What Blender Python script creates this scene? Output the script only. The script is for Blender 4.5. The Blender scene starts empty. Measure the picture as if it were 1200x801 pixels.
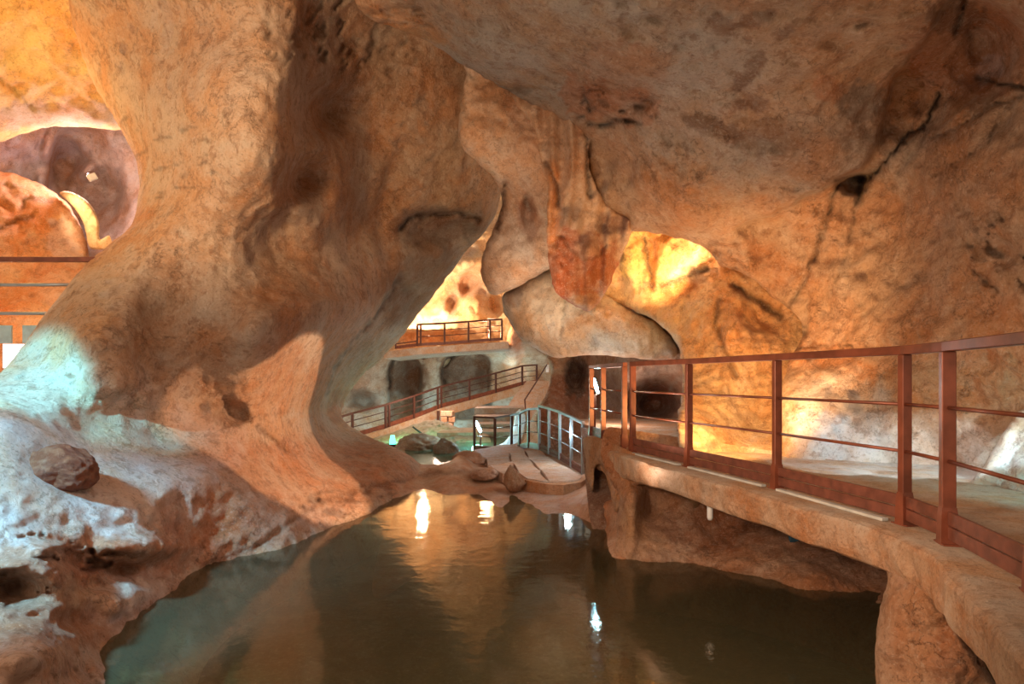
import bpy, bmesh, math, random
import numpy as np
from mathutils import Vector, Matrix
from mathutils.geometry import delaunay_2d_cdt
random.seed(4)
S = bpy.context.scene
COL = S.collection
F = 700.0; HY = 443.0; EYE = 2.0          # focal length in pixels, horizon row, eye height over the pool

# ---------------------------------------------------------------- camera, world, lights
cam_d = bpy.data.cameras.new('camera'); cam = bpy.data.objects.new('camera', cam_d); COL.objects.link(cam)
cam.location = (0, 0, EYE); cam.rotation_euler = (math.radians(90), 0, 0)
cam_d.sensor_width = 36; cam_d.lens = 36 * F / 1200; cam_d.shift_y = (HY - 400.5) / 1200
cam_d.clip_start = .05; cam_d.clip_end = 300
S.camera = cam
S.view_settings.view_transform = 'Standard'; S.view_settings.look = 'None'
S.view_settings.exposure = 0.46; S.view_settings.gamma = 1.0
W = bpy.data.worlds.new('world'); S.world = W; W.use_nodes = True
W.node_tree.nodes['Background'].inputs[0].default_value = (1.0, .72, .52, 1)
W.node_tree.nodes['Background'].inputs[1].default_value = .47

def P(px, py, D):
    return Vector(((px - 600) / F * D, D, EYE - (py - HY) / F * D))
def G(px, py, z):
    return (px, py, (EYE - z) * F / (py - HY))

def light(name, kind, loc, energy, color, aim=None, size=.2, angle=60, blend=.5):
    d = bpy.data.lights.new(name, kind); d.energy = energy; d.color = color
    o = bpy.data.objects.new(name, d); COL.objects.link(o); o.location = loc
    if kind == 'AREA': d.size = size
    else: d.shadow_soft_size = size
    if kind == 'SPOT': d.spot_size = math.radians(angle); d.spot_blend = blend
    if aim is not None:
        o.rotation_euler = (Vector(aim) - Vector(loc)).to_track_quat('-Z', 'Y').to_euler()
    return o
ORANGE = (1, .56, .2); YEL = (1, .66, .28); CYAN = (.45, .85, 1); WHITE = (.86, .93, 1); PINK = (1, .66, .68)
# added fill and key lights without fixtures, behind and above the viewer
light('warm_fill_light', 'AREA', (-2.6, -1.2, 4.0), 120, (1, .78, .56), (-2.4, 8, 4.0), 2.5)
light('pillar_front_light', 'SPOT', (-3.3, .8, 2.9), 1500, (1, .68, .40), (-3.9, 7.2, 5.6), .45, 50, .6)
light('pillar_low_light', 'SPOT', (.7, 8.2, 1.3), 620, (1, .66, .42), (-4.0, 8.8, 1.15), .05, 46, .12)
light('slab_light', 'SPOT', (1.0, 6.2, .8), 110, (1, .80, .64), (2.6, 6, 6), .2, 110, .8)
light('cyan_flood', 'SPOT', (-5.45, 3.6, 3.2), 1150, (.18, .80, 1), (-5.5, 6.0, 1.55), .05, 52, .35)
light('cyan_flood', 'SPOT', (-4.6, 1.6, 4.2), 3000, (.22, .66, 1), (-4.1, 4.0, 1.05), .25, 46, .7)
light('shore_light', 'SPOT', (-1.2, 3.2, 2.9), 75, (1, .62, .55), (-2.6, 6.6, .5), .2, 80, .9)
light('cove_yellow_light', 'POINT', P(808, 293, 9.3), 16, (1, .74, .4), None, .05)
light('drapery_light', 'SPOT', P(770, 350, 9.4), 150, YEL, P(765, 295, 10.2), .08, 110, .6)
light('walk_wall_orange', 'SPOT', P(850, 512, 6.2), 330, ORANGE, P(850, 400, 8.8), .1, 120, .8)
for lx, ly in ((3.44, 6.7), (3.9, 6.5), (4.35, 6.3), (4.7, 6.0), (5.0, 5.6)):
    light('walk_wall_white', 'SPOT', (lx - .7, ly - 2.1, 1.95), 120, (.58, .82, 1), (lx, ly, .97), .03, 34, .2)
light('right_wall_light', 'SPOT', (2.9, 3.9, 1.25), 75, (1, .64, .38), (4.4, 6.2, 3.6), .1, 100, .8)  # added to brighten the right wall, no fixture
light('cove_wall_light', 'SPOT', P(930, 520, 6.1), 120, (1, .62, .34), P(905, 350, 8.4), .1, 80, .8)
light('slab_face_light', 'SPOT', (-1.1, 2.0, 2.3), 360, (1, .64, .40), (2.2, 5.0, .5), .2, 78, .9)  # fill added from the pool side to warm the slab face
light('alcove_lamp_light', 'POINT', P(495, 364, 36.0), 1100, (1, .80, .52), None, .2)
light('alcove_fill_light', 'POINT', P(570, 392, 31.5), 560, (1, .6, .3), None, .3)
light('arch_light', 'POINT', P(520, 450, 26), 330, (1, .72, .55), None, .4)
light('boulder_light', 'SPOT', P(596, 405, 9.6), 60, (1, .80, .6), P(640, 345, 11), .1, 90, .8)
light('ramp_cyan_light', 'POINT', P(440, 488, 31.0), 120, (.4, .9, 1), None, .3)
light('ramp_cyan_light', 'POINT', P(530, 470, 34.2), 120, (.4, .9, 1), None, .3)
light('ramp_cyan_light', 'POINT', P(600, 448, 35.5), 110, (.5, .9, .95), None, .3)
light('pond_green_light', 'POINT', P(470, 500, 21), 70, (.15, 1, .55), None, .2)
light('pond_green_light', 'POINT', P(560, 515, 19), 30, (.2, 1, .7), None, .2)
light('landing_light', 'POINT', P(665, 507, 12.2), 22, (.6, .88, 1), None, .05)
light('landing_warm_light', 'SPOT', P(640, 400, 11.6), 420, (1, .74, .55), P(640, 580, 10.9), .2, 85, .6)
light('tunnel_light', 'POINT', P(720, 470, 11.4), 34, (1, .66, .5), None, .2)
light('upper_yellow_light', 'POINT', P(-20, 130, 8.6), 125, (1, .62, .2), None, .2)
light('upper_violet_light', 'POINT', P(100, 200, 12.6), 110, (1, .80, .84), None, .2)
light('upper_orange_light', 'POINT', P(10, 330, 9.6), 65, (1, .62, .36), None, .2)
light('flake_light', 'SPOT', P(60, 236, 11.6), 40, (1, .75, .4), P(95, 250, 12.2), .05, 90, .5)
light('deck_teal_light', 'SPOT', (4.0, 3.4, 2.2), 70, (.3, .9, .95), (4.4, 4.9, 1.2), .1, 90, .7)
light('pendant_light', 'SPOT', P(600, 430, 8.2), 130, (1, .72, .48), P(620, 220, 10), .15, 70, .8)

# ---------------------------------------------------------------- noise
_rs = np.random.RandomState(7)
_perm = _rs.permutation(256); _perm = np.concatenate([_perm, _perm, _perm])
_gr = _rs.normal(size=(256, 3)); _gr /= np.linalg.norm(_gr, axis=1)[:, None]
def perlin(p):
    i = np.floor(p).astype(int); f = p - i; i &= 255
    u = f * f * f * (f * (f * 6 - 15) + 10)
    out = np.zeros(len(p))
    for dx in (0, 1):
        for dy in (0, 1):
            for dz in (0, 1):
                h = _perm[_perm[_perm[(i[:, 0] + dx) & 255] + ((i[:, 1] + dy) & 255)] + ((i[:, 2] + dz) & 255)]
                g = _gr[h]
                d = (f[:, 0] - dx) * g[:, 0] + (f[:, 1] - dy) * g[:, 1] + (f[:, 2] - dz) * g[:, 2]
                w = (u[:, 0] if dx else 1 - u[:, 0]) * (u[:, 1] if dy else 1 - u[:, 1]) * (u[:, 2] if dz else 1 - u[:, 2])
                out += w * d
    return out * 1.5
def fbm(p, o=4, g=.5):
    s = 0; a = 1; q = p.copy(); t = 0
    for k in range(o):
        s = s + a * perlin(q + 17.3 * k); t += a; a *= g; q = q * 2.03
    return s / t
def sm(t):
    t = np.clip(t, 0, 1); return t * t * (3 - 2 * t)

# ---------------------------------------------------------------- materials
def new_mat(name):
    m = bpy.data.materials.new(name); m.use_nodes = True
    nt = m.node_tree; b = nt.nodes['Principled BSDF']
    return m, nt, b
def rock_mat(name, scale=1.0, rough=.72, bump=.5, stain=(.27, .11, .045), amount=.6, tint=(1, 1, 1), pale_amt=.6):
    m, nt, b = new_mat(name); N = nt.nodes.new; L = nt.links.new
    tc = N('ShaderNodeTexCoord'); at = N('ShaderNodeAttribute'); at.attribute_name = 'Col'
    def noise(s, det=6, ro=.6, dist=0):
        n = N('ShaderNodeTexNoise'); n.inputs['Scale'].default_value = s * scale; n.inputs['Detail'].default_value = det
        n.inputs['Roughness'].default_value = ro; n.inputs['Distortion'].default_value = dist
        L(tc.outputs['Object'], n.inputs['Vector']); return n
    def ramp(src, a, b_, va=0.0, vb=1.0):
        r = N('ShaderNodeMapRange'); r.inputs[1].default_value = a; r.inputs[2].default_value = b_
        r.inputs[3].default_value = va; r.inputs[4].default_value = vb; L(src, r.inputs[0]); return r.outputs[0]
    def mix(fac, c1, c2, mode='MIX'):
        x = N('ShaderNodeMix'); x.data_type = 'RGBA'; x.blend_type = mode
        for s, v in ((0, fac), (6, c1), (7, c2)):
            if hasattr(v, 'links'): L(v, x.inputs[s])
            else: x.inputs[s].default_value = v if s == 0 else (*v, 1)
        return x.outputs[2]
    n1 = noise(1.1, 8, .62, .3); n2 = noise(6.5, 8, .75, .4); n3 = noise(30, 6, .8, .1); n4 = noise(2.6, 8, .68, .6)
    c = mix(1.0, at.outputs['Color'], tint, 'MULTIPLY')
    warm = mix(1.0, c, (1.0, .74, .53), 'MULTIPLY')
    c = mix(ramp(n1.outputs[0], .42, .60), c, warm)
    pale = mix(.35, c, (.78, .66, .54))
    c = mix(ramp(n4.outputs[0], (.48), .62, 0, pale_amt), c, pale)
    c = mix(ramp(n2.outputs[0], .52, .60, 0, amount), c, mix(.55, c, stain))
    c = mix(ramp(n3.outputs[0], .55, .66, 0, .75), c, mix(.72, c, (.10, .04, .02)))
    c = mix(ramp(n3.outputs[0], .36, .46, pale_amt * .5, 0), c, (.85, .74, .62))
    v = N('ShaderNodeTexVoronoi'); v.feature = 'DISTANCE_TO_EDGE'; v.inputs['Scale'].default_value = 1.5 * scale
    nv = noise(2.2, 8, .65); wv = N('ShaderNodeVectorMath'); wv.operation = 'SCALE'; wv.inputs[3].default_value = 1.3
    L(nv.outputs['Color'], wv.inputs[0]); ad = N('ShaderNodeVectorMath'); ad.operation = 'ADD'
    L(tc.outputs['Object'], ad.inputs[0]); L(wv.outputs[0], ad.inputs[1]); L(ad.outputs[0], v.inputs['Vector'])
    vm = N('ShaderNodeMath'); vm.operation = 'MULTIPLY'; L(ramp(v.outputs['Distance'], 0, .012, 1, 0), vm.inputs[0]); L(ramp(n1.outputs[0], .46, .52, .0, .85), vm.inputs[1])
    c = mix(vm.outputs[0], c, mix(.75, c, (.08, .035, .02)))
    L(c, b.inputs['Base Color'])
    b.inputs['Roughness'].default_value = rough; b.inputs['Specular IOR Level'].default_value = .35
    h = N('ShaderNodeMath'); h.operation = 'ADD'; L(n3.outputs[0], h.inputs[0])
    n5 = noise(90, 4, .8); k = N('ShaderNodeMath'); k.operation = 'MULTIPLY_ADD'; k.inputs[1].default_value = .35
    L(n5.outputs[0], k.inputs[0]); L(n3.outputs[0], k.inputs[2])
    k2 = N('ShaderNodeMath'); k2.operation = 'MULTIPLY_ADD'; k2.inputs[1].default_value = 2.2
    L(n2.outputs[0], k2.inputs[0]); L(k.outputs[0], k2.inputs[2])
    bp = N('ShaderNodeBump'); bp.inputs['Strength'].default_value = bump; bp.inputs['Distance'].default_value = .05 / scale
    k3 = N('ShaderNodeMath'); k3.operation = 'MULTIPLY_ADD'; k3.inputs[1].default_value = -.5
    L(vm.outputs[0], k3.inputs[0]); L(k2.outputs[0], k3.inputs[2])
    L(k3.outputs[0], bp.inputs['Height']); L(bp.outputs[0], b.inputs['Normal'])
    return m
ROCK = rock_mat('limestone', bump=.85, amount=.85)
ROCK_FAR = rock_mat('limestone_far', .4, .8, .5)
ROCK_WET = rock_mat('shore_limestone', 1.6, .6, .8, (.24, .10, .05), .55)
ROCK_SMOOTH = rock_mat('smooth_limestone', 1.0, .7, .5, (.22, .10, .05), .55)
CLAY = rock_mat('clay_stone', 1.6, .8, .8, (.16, .06, .03), .5, pale_amt=.1)
CONCRETE = rock_mat('rough_concrete', 2.0, .8, .8, (.22, .10, .05), .6)

def plain(name, col, rough=.5, metal=0.0, bump=0, vary=.12, scale=8):
    m, nt, b = new_mat(name); N = nt.nodes.new; L = nt.links.new
    tc = N('ShaderNodeTexCoord'); n = N('ShaderNodeTexNoise'); n.inputs['Scale'].default_value = scale; n.inputs['Detail'].default_value = 6
    L(tc.outputs['Object'], n.inputs['Vector'])
    x = N('ShaderNodeMix'); x.data_type = 'RGBA'
    r = N('ShaderNodeMapRange'); r.inputs[1].default_value = .35; r.inputs[2].default_value = .65; L(n.outputs[0], r.inputs[0]); L(r.outputs[0], x.inputs[0])
    x.inputs[6].default_value = (*[c * (1 - vary) for c in col], 1); x.inputs[7].default_value = (*[min(1, c * (1 + vary)) for c in col], 1)
    L(x.outputs[2], b.inputs['Base Color']); b.inputs['Roughness'].default_value = rough; b.inputs['Metallic'].default_value = metal
    if bump:
        bp = N('ShaderNodeBump'); bp.inputs['Strength'].default_value = bump; bp.inputs['Distance'].default_value = .01
        L(n.outputs[0], bp.inputs['Height']); L(bp.outputs[0], b.inputs['Normal'])
    return m
def emit(name, col, s):
    m, nt, b = new_mat(name); b.inputs['Base Color'].default_value = (*col, 1)
    b.inputs['Emission Color'].default_value = (*col, 1); b.inputs['Emission Strength'].default_value = s
    return m
RUST = plain('red_brown_painted_steel', (.21, .062, .033), .38, .25, .1, .25)
DARKRAIL = plain('dark_brown_steel', (.10, .035, .022), .45, .3)
BOARD = plain('reddish_brown_board', (.15, .05, .032), .5, 0, .4, .25, 14)
STEEL = plain('grey_steel_rail', (.33, .36, .38), .35, .6)
WHITEM = plain('white_enamel', (.8, .82, .85), .4)
GREYP = plain('grey_plastic', (.45, .42, .40), .5)
TRAY = plain('pale_grey_strip', (.50, .52, .50), .5)
BLACK = plain('black_cable_rubber', (.02, .02, .02), .5)
TUBE = emit('cyan_white_tube', (.4, .88, 1), 22)
LAMPW = emit('warm_white_lamp', (1, .85, .6), 9)
PANEL = emit('cool_white_panel', (.75, .93, 1), 1.6)

# ---------------------------------------------------------------- object helpers
def setp(o, label=None, cat=None, group=None, kind=None):
    if label: o['label'] = label
    if cat: o['category'] = cat
    if group: o['group'] = group
    if kind: o['kind'] = kind
    return o
def link(name, me, mat, parent=None, smooth=False):
    o = bpy.data.objects.new(name, me); COL.objects.link(o)
    if mat: me.materials.append(mat)
    if smooth: me.shade_smooth()
    if parent: o.parent = parent
    return o
def empty(name, loc=(0, 0, 0), label=None, cat=None, group=None):
    o = bpy.data.objects.new(name, None); COL.objects.link(o); o.location = loc; o.empty_display_size = .2
    return setp(o, label, cat, group)
def child_local(o, parent):
    """keep world coordinates of a mesh built in world space under a moved parent"""
    o.parent = parent; o.matrix_parent_inverse = Matrix.Translation(-parent.location)
    return o
def bar_mesh(bm, a, b, w, h, up=Vector((0, 0, 1)), bev=0.0):
    """box from a to b, w wide (sideways), h high"""
    a = Vector(a); b = Vector(b); d = (b - a).normalized()
    if abs(d.dot(up)) > .98: up = Vector((0, 1, 0))
    s = d.cross(up).normalized(); u = s.cross(d).normalized()
    vs = []
    for e in (a, b):
        for i, j in ((-1, -1), (1, -1), (1, 1), (-1, 1)):
            vs.append(bm.verts.new(e + s * i * w / 2 + u * j * h / 2))
    fs = [(0, 1, 2, 3), (7, 6, 5, 4), (0, 4, 5, 1), (1, 5, 6, 2), (2, 6, 7, 3), (3, 7, 4, 0)]
    new = [bm.faces.new([vs[k] for k in f]) for f in fs]
    if bev:
        ed = list({e for f in new for e in f.edges})
        bmesh.ops.bevel(bm, geom=ed, offset=bev, segments=1, affect='EDGES')
def tube_mesh(bm, pts, r, n=8):
    rings = []
    pts = [Vector(p) for p in pts]
    for i, p in enumerate(pts):
        d = (pts[min(i + 1, len(pts) - 1)] - pts[max(i - 1, 0)]).normalized()
        up = Vector((0, 0, 1)) if abs(d.z) < .9 else Vector((0, 1, 0))
        s = d.cross(up).normalized(); u = s.cross(d)
        rr = r[i] if isinstance(r, (list, tuple)) else r
        rings.append([bm.verts.new(p + (s * math.cos(t) + u * math.sin(t)) * rr) for t in [k * 2 * math.pi / n for k in range(n)]])
    for a, b in zip(rings, rings[1:]):
        for k in range(n): bm.faces.new((a[k], a[(k + 1) % n], b[(k + 1) % n], b[k]))
    bm.faces.new(rings[0][::-1]); bm.faces.new(rings[-1])
def finish(name, bm, mat, parent=None, smooth=False):
    bmesh.ops.recalc_face_normals(bm, faces=bm.faces)
    me = bpy.data.meshes.new(name); bm.to_mesh(me); bm.free()
    o = link(name, me, mat, None, smooth)
    if parent: child_local(o, parent)
    return o
def bar(name, a, b, w, h, mat, parent=None, bev=.003):
    bm = bmesh.new(); bar_mesh(bm, a, b, w, h, bev=bev); return finish(name, bm, mat, parent)
def tube(name, pts, r, mat, parent=None, n=8):
    bm = bmesh.new(); tube_mesh(bm, pts, r, n); return finish(name, bm, mat, parent, True)

# ---------------------------------------------------------------- rock surfaces
def catmull(pts, step):
    """closed smooth outline, resampled; every point is (x, y, curl)"""
    n = len(pts); out = []
    a = np.array([(p[0], p[1], p[2] if len(p) > 2 else 25) for p in pts], float)
    for i in range(n):
        p0, p1, p2, p3 = a[i - 1], a[i], a[(i + 1) % n], a[(i + 2) % n]
        L = np.hypot(*(p2 - p1)[:2]); st = step
        mx, my = (p1 + p2)[:2] / 2
        if mx < -60 or mx > 1260 or my < -60 or my > 860: st = step * 4
        k = max(1, int(L / st))
        far = L > 90
        for j in range(k):
            t = j / k
            if far: q = p1 * (1 - t) + p2 * t
            else:
                # centripetal-ish: clamp tangents to the segment length
                m1 = (p2 - p0) * .5; m2 = (p3 - p1) * .5
                for m in (m1, m2):
                    l = np.hypot(m[0], m[1])
                    if l > L: m *= L / l
                h00 = 2*t**3 - 3*t**2 + 1; h10 = t**3 - 2*t**2 + t; h01 = -2*t**3 + 3*t**2; h11 = t**3 - t**2
                q = h00 * p1 + h10 * m1 + h01 * p2 + h11 * m2
                q[2] = p1[2] * (1 - t) + p2[2] * t
            out.append(q)
    return np.array(out)
def tps(ctrl):
    c = np.array([(x / 100, y / 100) for x, y, d in ctrl]); v = np.array([1.0 / d for _, _, d in ctrl])
    n = len(c)
    def U(r2): return .5 * r2 * np.log(r2 + 1e-9)
    K = U(((c[:, None] - c[None]) ** 2).sum(-1)) + np.eye(n) * 1e-3
    Pm = np.c_[np.ones(n), c]
    A = np.block([[K, Pm], [Pm.T, np.zeros((3, 3))]])
    w = np.linalg.solve(A, np.r_[v, 0, 0, 0])
    def f(xy):
        q = xy / 100.0; out = np.empty(len(q))
        for s in range(0, len(q), 20000):
            b = q[s:s + 20000]
            out[s:s + 20000] = U(((b[:, None] - c[None]) ** 2).sum(-1)) @ w[:n] + w[n] + b @ w[n + 1:]
        return 1.0 / np.clip(out, 1 / 60., 1 / 1.2)
    return f
def seg_dist(xy, poly):
    """distance of points to an open polyline"""
    best = np.full(len(xy), 1e9); 
    for a, b in zip(poly[:-1], poly[1:]):
        a = np.array(a[:2], float); b = np.array(b[:2], float); ab = b - a
        t = np.clip(((xy - a) @ ab) / max(ab @ ab, 1e-9), 0, 1)
        best = np.minimum(best, np.hypot(*(xy - a - t[:, None] * ab).T))
    return best
def inside(xy, poly):
    x, y = xy[:, 0], xy[:, 1]; c = np.zeros(len(xy), bool); n = len(poly)
    for i in range(n):
        x1, y1 = poly[i - 1][:2]; x2, y2 = poly[i][:2]
        if y1 == y2: continue
        c ^= ((y1 > y) != (y2 > y)) & (x < (x2 - x1) * (y - y1) / (y2 - y1) + x1)
    return c
def rock(name, outline, ctrl, base, mat=ROCK, step=4.0, lump=.16, lump_s=1.0, fine=.03, fine_s=5.0, skirt=3.0,
         dents=(), cracks=(), blobs=(), pits=(), arches=(), steps=(), calm=(), flute=None, wob=1.5, parent=None, stretch=(1, 1, 1), extra=None, curlmax=1.5):
    ol = catmull(outline, step)
    # outline wobble
    wq = np.c_[ol[:, :2] / 14.0, np.full(len(ol), len(name) * .7)]
    inf = (ol[:, 2] > 0)[:, None]
    ol[:, :2] += np.c_[fbm(wq, 3), fbm(wq + 40, 3)] * wob * 2 * inf
    x0, y0 = ol[:, :2].min(0); x1, y1 = ol[:, :2].max(0)
    gs = []
    def grid(ax, ay, bx, by, st):
        xs = np.arange(ax, bx, st); ys = np.arange(ay, by, st * .866)
        X, Y = np.meshgrid(xs, ys); X = X + (np.arange(len(ys)) % 2)[:, None] * st / 2
        return np.c_[X.ravel(), Y.ravel()]
    fx0, fy0, fx1, fy1 = max(x0, -60), max(y0, -60), min(x1, 1260), min(y1, 861)
    g = grid(fx0, fy0, fx1, fy1, step)
    gf = grid(x0, y0, x1, y1, step * 4)
    gf = gf[(gf[:, 0] < fx0 - step) | (gf[:, 0] > fx1 + step) | (gf[:, 1] < fy0 - step) | (gf[:, 1] > fy1 + step)]
    g = np.r_[g, gf]
    g = g[inside(g, ol)]
    from mathutils.kdtree import KDTree
    kd = KDTree(len(ol))
    for i, q in enumerate(ol): kd.insert((q[0], q[1], 0), i)
    kd.balance()
    keep = []; dist = []; cw = []
    for p in g:
        _, i, d = kd.find((p[0], p[1], 0))
        if d > step * .6: keep.append(p); dist.append(d); cw.append(ol[i, 2])
    g = np.array(keep); nb = len(ol)
    vv = [Vector((a, b)) for a, b in ol[:, :2]] + [Vector((a, b)) for a, b in g]
    r = delaunay_2d_cdt(vv, [(i, (i + 1) % nb) for i in range(nb)], [], 1, 1e-4, True)
    V2 = np.array([(v[0], v[1]) for v in r[0]]); tris = [tuple(t) for t in r[2]]
    orig = r[3]
    ta = np.array(tris); cen3 = V2[ta].mean(1); ok = inside(cen3, ol); tris = [t for t, k in zip(tris, ok) if k]
    d_all = np.zeros(len(V2)); w_all = np.full(len(V2), 0.0); isb = np.zeros(len(V2), bool); bmap = {}
    for k, os_ in enumerate(orig):
        if os_:
            o0 = min(os_)
            if o0 < nb: isb[k] = True; w_all[k] = ol[o0, 2]; d_all[k] = 0; bmap[o0] = k
            else: d_all[k] = dist[o0 - nb]; w_all[k] = cw[o0 - nb]
    D = tps(ctrl)(V2)
    for cx, cy, rx, ry, ang, dep in dents:
        a = math.radians(ang); dx = V2[:, 0] - cx; dy = V2[:, 1] - cy
        u = (dx * math.cos(a) + dy * math.sin(a)) / rx; v = (-dx * math.sin(a) + dy * math.cos(a)) / ry
        D = D + dep * sm(1.15 - np.sqrt(u * u + v * v) * .95)
    for poly, sgn, wd, fade, dep in steps:
        best = np.full(len(V2), 1e9); sg = np.zeros(len(V2))
        wv0 = np.c_[V2 / 22.0, np.zeros(len(V2))]; Vw = V2 + np.c_[perlin(wv0 + 3), perlin(wv0 + 8)] * 5
        for a, b in zip(poly[:-1], poly[1:]):
            a = np.array(a, float); b = np.array(b, float); ab = b - a
            tt = (Vw - a) @ ab / (ab @ ab); t = np.clip(tt, 0, 1)
            dd = np.hypot(*(Vw - a - t[:, None] * ab).T); cr = (ab[0] * (Vw - a)[:, 1] - ab[1] * (Vw - a)[:, 0]) / np.hypot(*ab)
            m = dd < best - 1e-6; best = np.where(m, dd, best); sg = np.where(m, np.sign(cr) * sgn * dd, sg)
            if poly[0][0] == a[0] and poly[0][1] == a[1]: e0 = tt * np.hypot(*ab)
        e1 = (1 - tt) * np.hypot(*ab)
        end = sm(e0 / 25 + .5) * sm(e1 / 25 + .5)
        D = D + dep * end * sm(sg / wd + .5) * np.exp(-np.clip(sg, 0, None) / fade)
    for cx, cy, rx, ry, dep in arches:
        u = np.abs(V2[:, 0] - cx) / rx; v = (V2[:, 1] - cy) / ry
        e = 1 - np.where(v < 0, np.sqrt(u ** 3 + np.abs(v) ** 3), u)
        D = D + dep * sm(e * 5 + .2) * (v < 2.5) + .0
    pos0 = np.c_[(V2[:, 0] - 600) / F * D, D, EYE - (V2[:, 1] - HY) / F * D]
    q = pos0 * np.array(stretch)
    rid = fbm(q * lump_s, 3); cm = np.ones(len(V2)); Dk = D.copy()
    for cx, cy, rx, ry, am in calm:
        cm = cm * (1 - am * sm((1.3 - np.hypot((V2[:, 0] - cx) / rx, (V2[:, 1] - cy) / ry)) * 2))
    D = D - lump * (rid * 1.1 + .5 * (.35 - np.abs(fbm(q * lump_s * 1.9 + 9, 3)) * 2))
    D = D + fine * fbm(q * fine_s + 3, 4) * 1.6
    D = D + lump * .32 * (np.abs(fbm(q * lump_s * 4.3 + 5, 3)) * 3 - .5)
    D = Dk + (D - Dk) * cm
    crack = np.zeros(len(V2))
    for cx, cy, rx, ry, ang, amp, dens in pits:
        a = math.radians(ang); dx = V2[:, 0] - cx; dy = V2[:, 1] - cy
        m = sm((1.2 - np.hypot(dx / rx, dy / ry)) * 2)
        uu = (dx * math.cos(a) + dy * math.sin(a)) / 26; vv_ = (-dx * math.sin(a) + dy * math.cos(a)) / 9
        nn = fbm(np.c_[uu, vv_, uu * 0 + cx], 3)
        t = sm((nn - dens) * 7) * m; D = D + amp * t; crack = np.maximum(crack, t * .55)
        D = D - amp * .5 * m * fbm(np.c_[uu * .8, vv_ * .8, uu * 0 + 5], 2)
    wv = np.c_[V2 / 9.0, np.zeros(len(V2))]
    V2w = V2 + np.c_[perlin(wv), perlin(wv + 31)] * 3.2
    for poly, wd, dep in cracks:
        sd = seg_dist(V2w, poly); t = np.exp(-(sd / wd) ** 2)
        D = D + dep * t; crack = np.maximum(crack, np.clip(t * min(1, dep * 8), 0, 1))
    if flute is not None: D = D + flute(V2, pos0)
    # edges roll away from the viewer like the rounded limestone does
    t = np.clip(d_all / np.maximum(w_all, 1e-3), 0, 1)
    rw = np.minimum(w_all * D / F, curlmax)
    D = D + np.where(w_all > 0, rw * (1 - np.sqrt(np.clip(1 - (1 - t) ** 2, 0, 1))), 0)
    pos = np.c_[(V2[:, 0] - 600) / F * D, D, EYE - (V2[:, 1] - HY) / F * D]
    # mineral colour of the stone
    col = np.tile(np.array(base, float), (len(V2), 1))
    wq = np.c_[V2 / 26.0, np.zeros(len(V2))]
    wsh = np.c_[fbm(wq * 2, 4), fbm(wq * 2 + 57, 4)]
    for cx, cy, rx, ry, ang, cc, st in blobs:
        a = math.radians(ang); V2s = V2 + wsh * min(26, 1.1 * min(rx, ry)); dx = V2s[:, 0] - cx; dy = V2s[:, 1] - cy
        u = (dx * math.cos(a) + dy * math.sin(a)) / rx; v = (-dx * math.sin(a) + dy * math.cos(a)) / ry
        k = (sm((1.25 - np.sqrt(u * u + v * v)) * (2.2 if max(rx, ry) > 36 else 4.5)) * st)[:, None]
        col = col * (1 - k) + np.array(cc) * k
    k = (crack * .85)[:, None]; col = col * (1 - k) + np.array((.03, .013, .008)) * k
    nv = len(pos); verts = pos.tolist(); faces = list(tris)
    if skirt:
        bk = [bmap.get(i) for i in range(nb)]
        cen = V2.mean(0); sk = {}
        for i in range(nb):
            k = bk[i]
            if k is None or ol[i, 2] <= 0: continue
            p = Vector(pos[k]) - Vector((0, 0, EYE)); L = p.length
            sk[i] = len(verts); verts.append(list(p * ((L + skirt) / L) * 1.0 + Vector((0, 0, EYE))))
        for i in range(nb):
            j = (i + 1) % nb
            if i in sk and j in sk: faces.append((bk[i], bk[j], sk[j], sk[i]))
        col = np.r_[col, np.tile(np.array(base), (len(verts) - nv, 1))]
    me = bpy.data.meshes.new(name); me.from_pydata(verts, [], faces); me.update()
    ca = me.color_attributes.new('Col', 'FLOAT_COLOR', 'POINT')
    ca.data.foreach_set('color', np.c_[col, np.ones(len(col))].ravel().astype(np.float32))
    bmm = bmesh.new(); bmm.from_mesh(me); bmesh.ops.recalc_face_normals(bmm, faces=bmm.faces)
    # face the viewer
    f0 = max(bmm.faces, key=lambda f: f.calc_area()); 
    if f0.normal.dot(Vector((0, 0, EYE)) - f0.calc_center_median()) < 0: bmesh.ops.reverse_faces(bmm, faces=bmm.faces)
    bmm.to_mesh(me); bmm.free()
    return link(name, me, mat, parent, True)
PALE = (.66, .47, .33); TAN = (.56, .35, .22); REDB = (.50, .22, .11); GREY = (.52, .43, .36); BROWN = (.24, .13, .08)
YELL = (.72, .46, .18); RED2 = (.46, .18, .08); DK = (.14, .07, .04); WHT = (.74, .66, .58)

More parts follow.
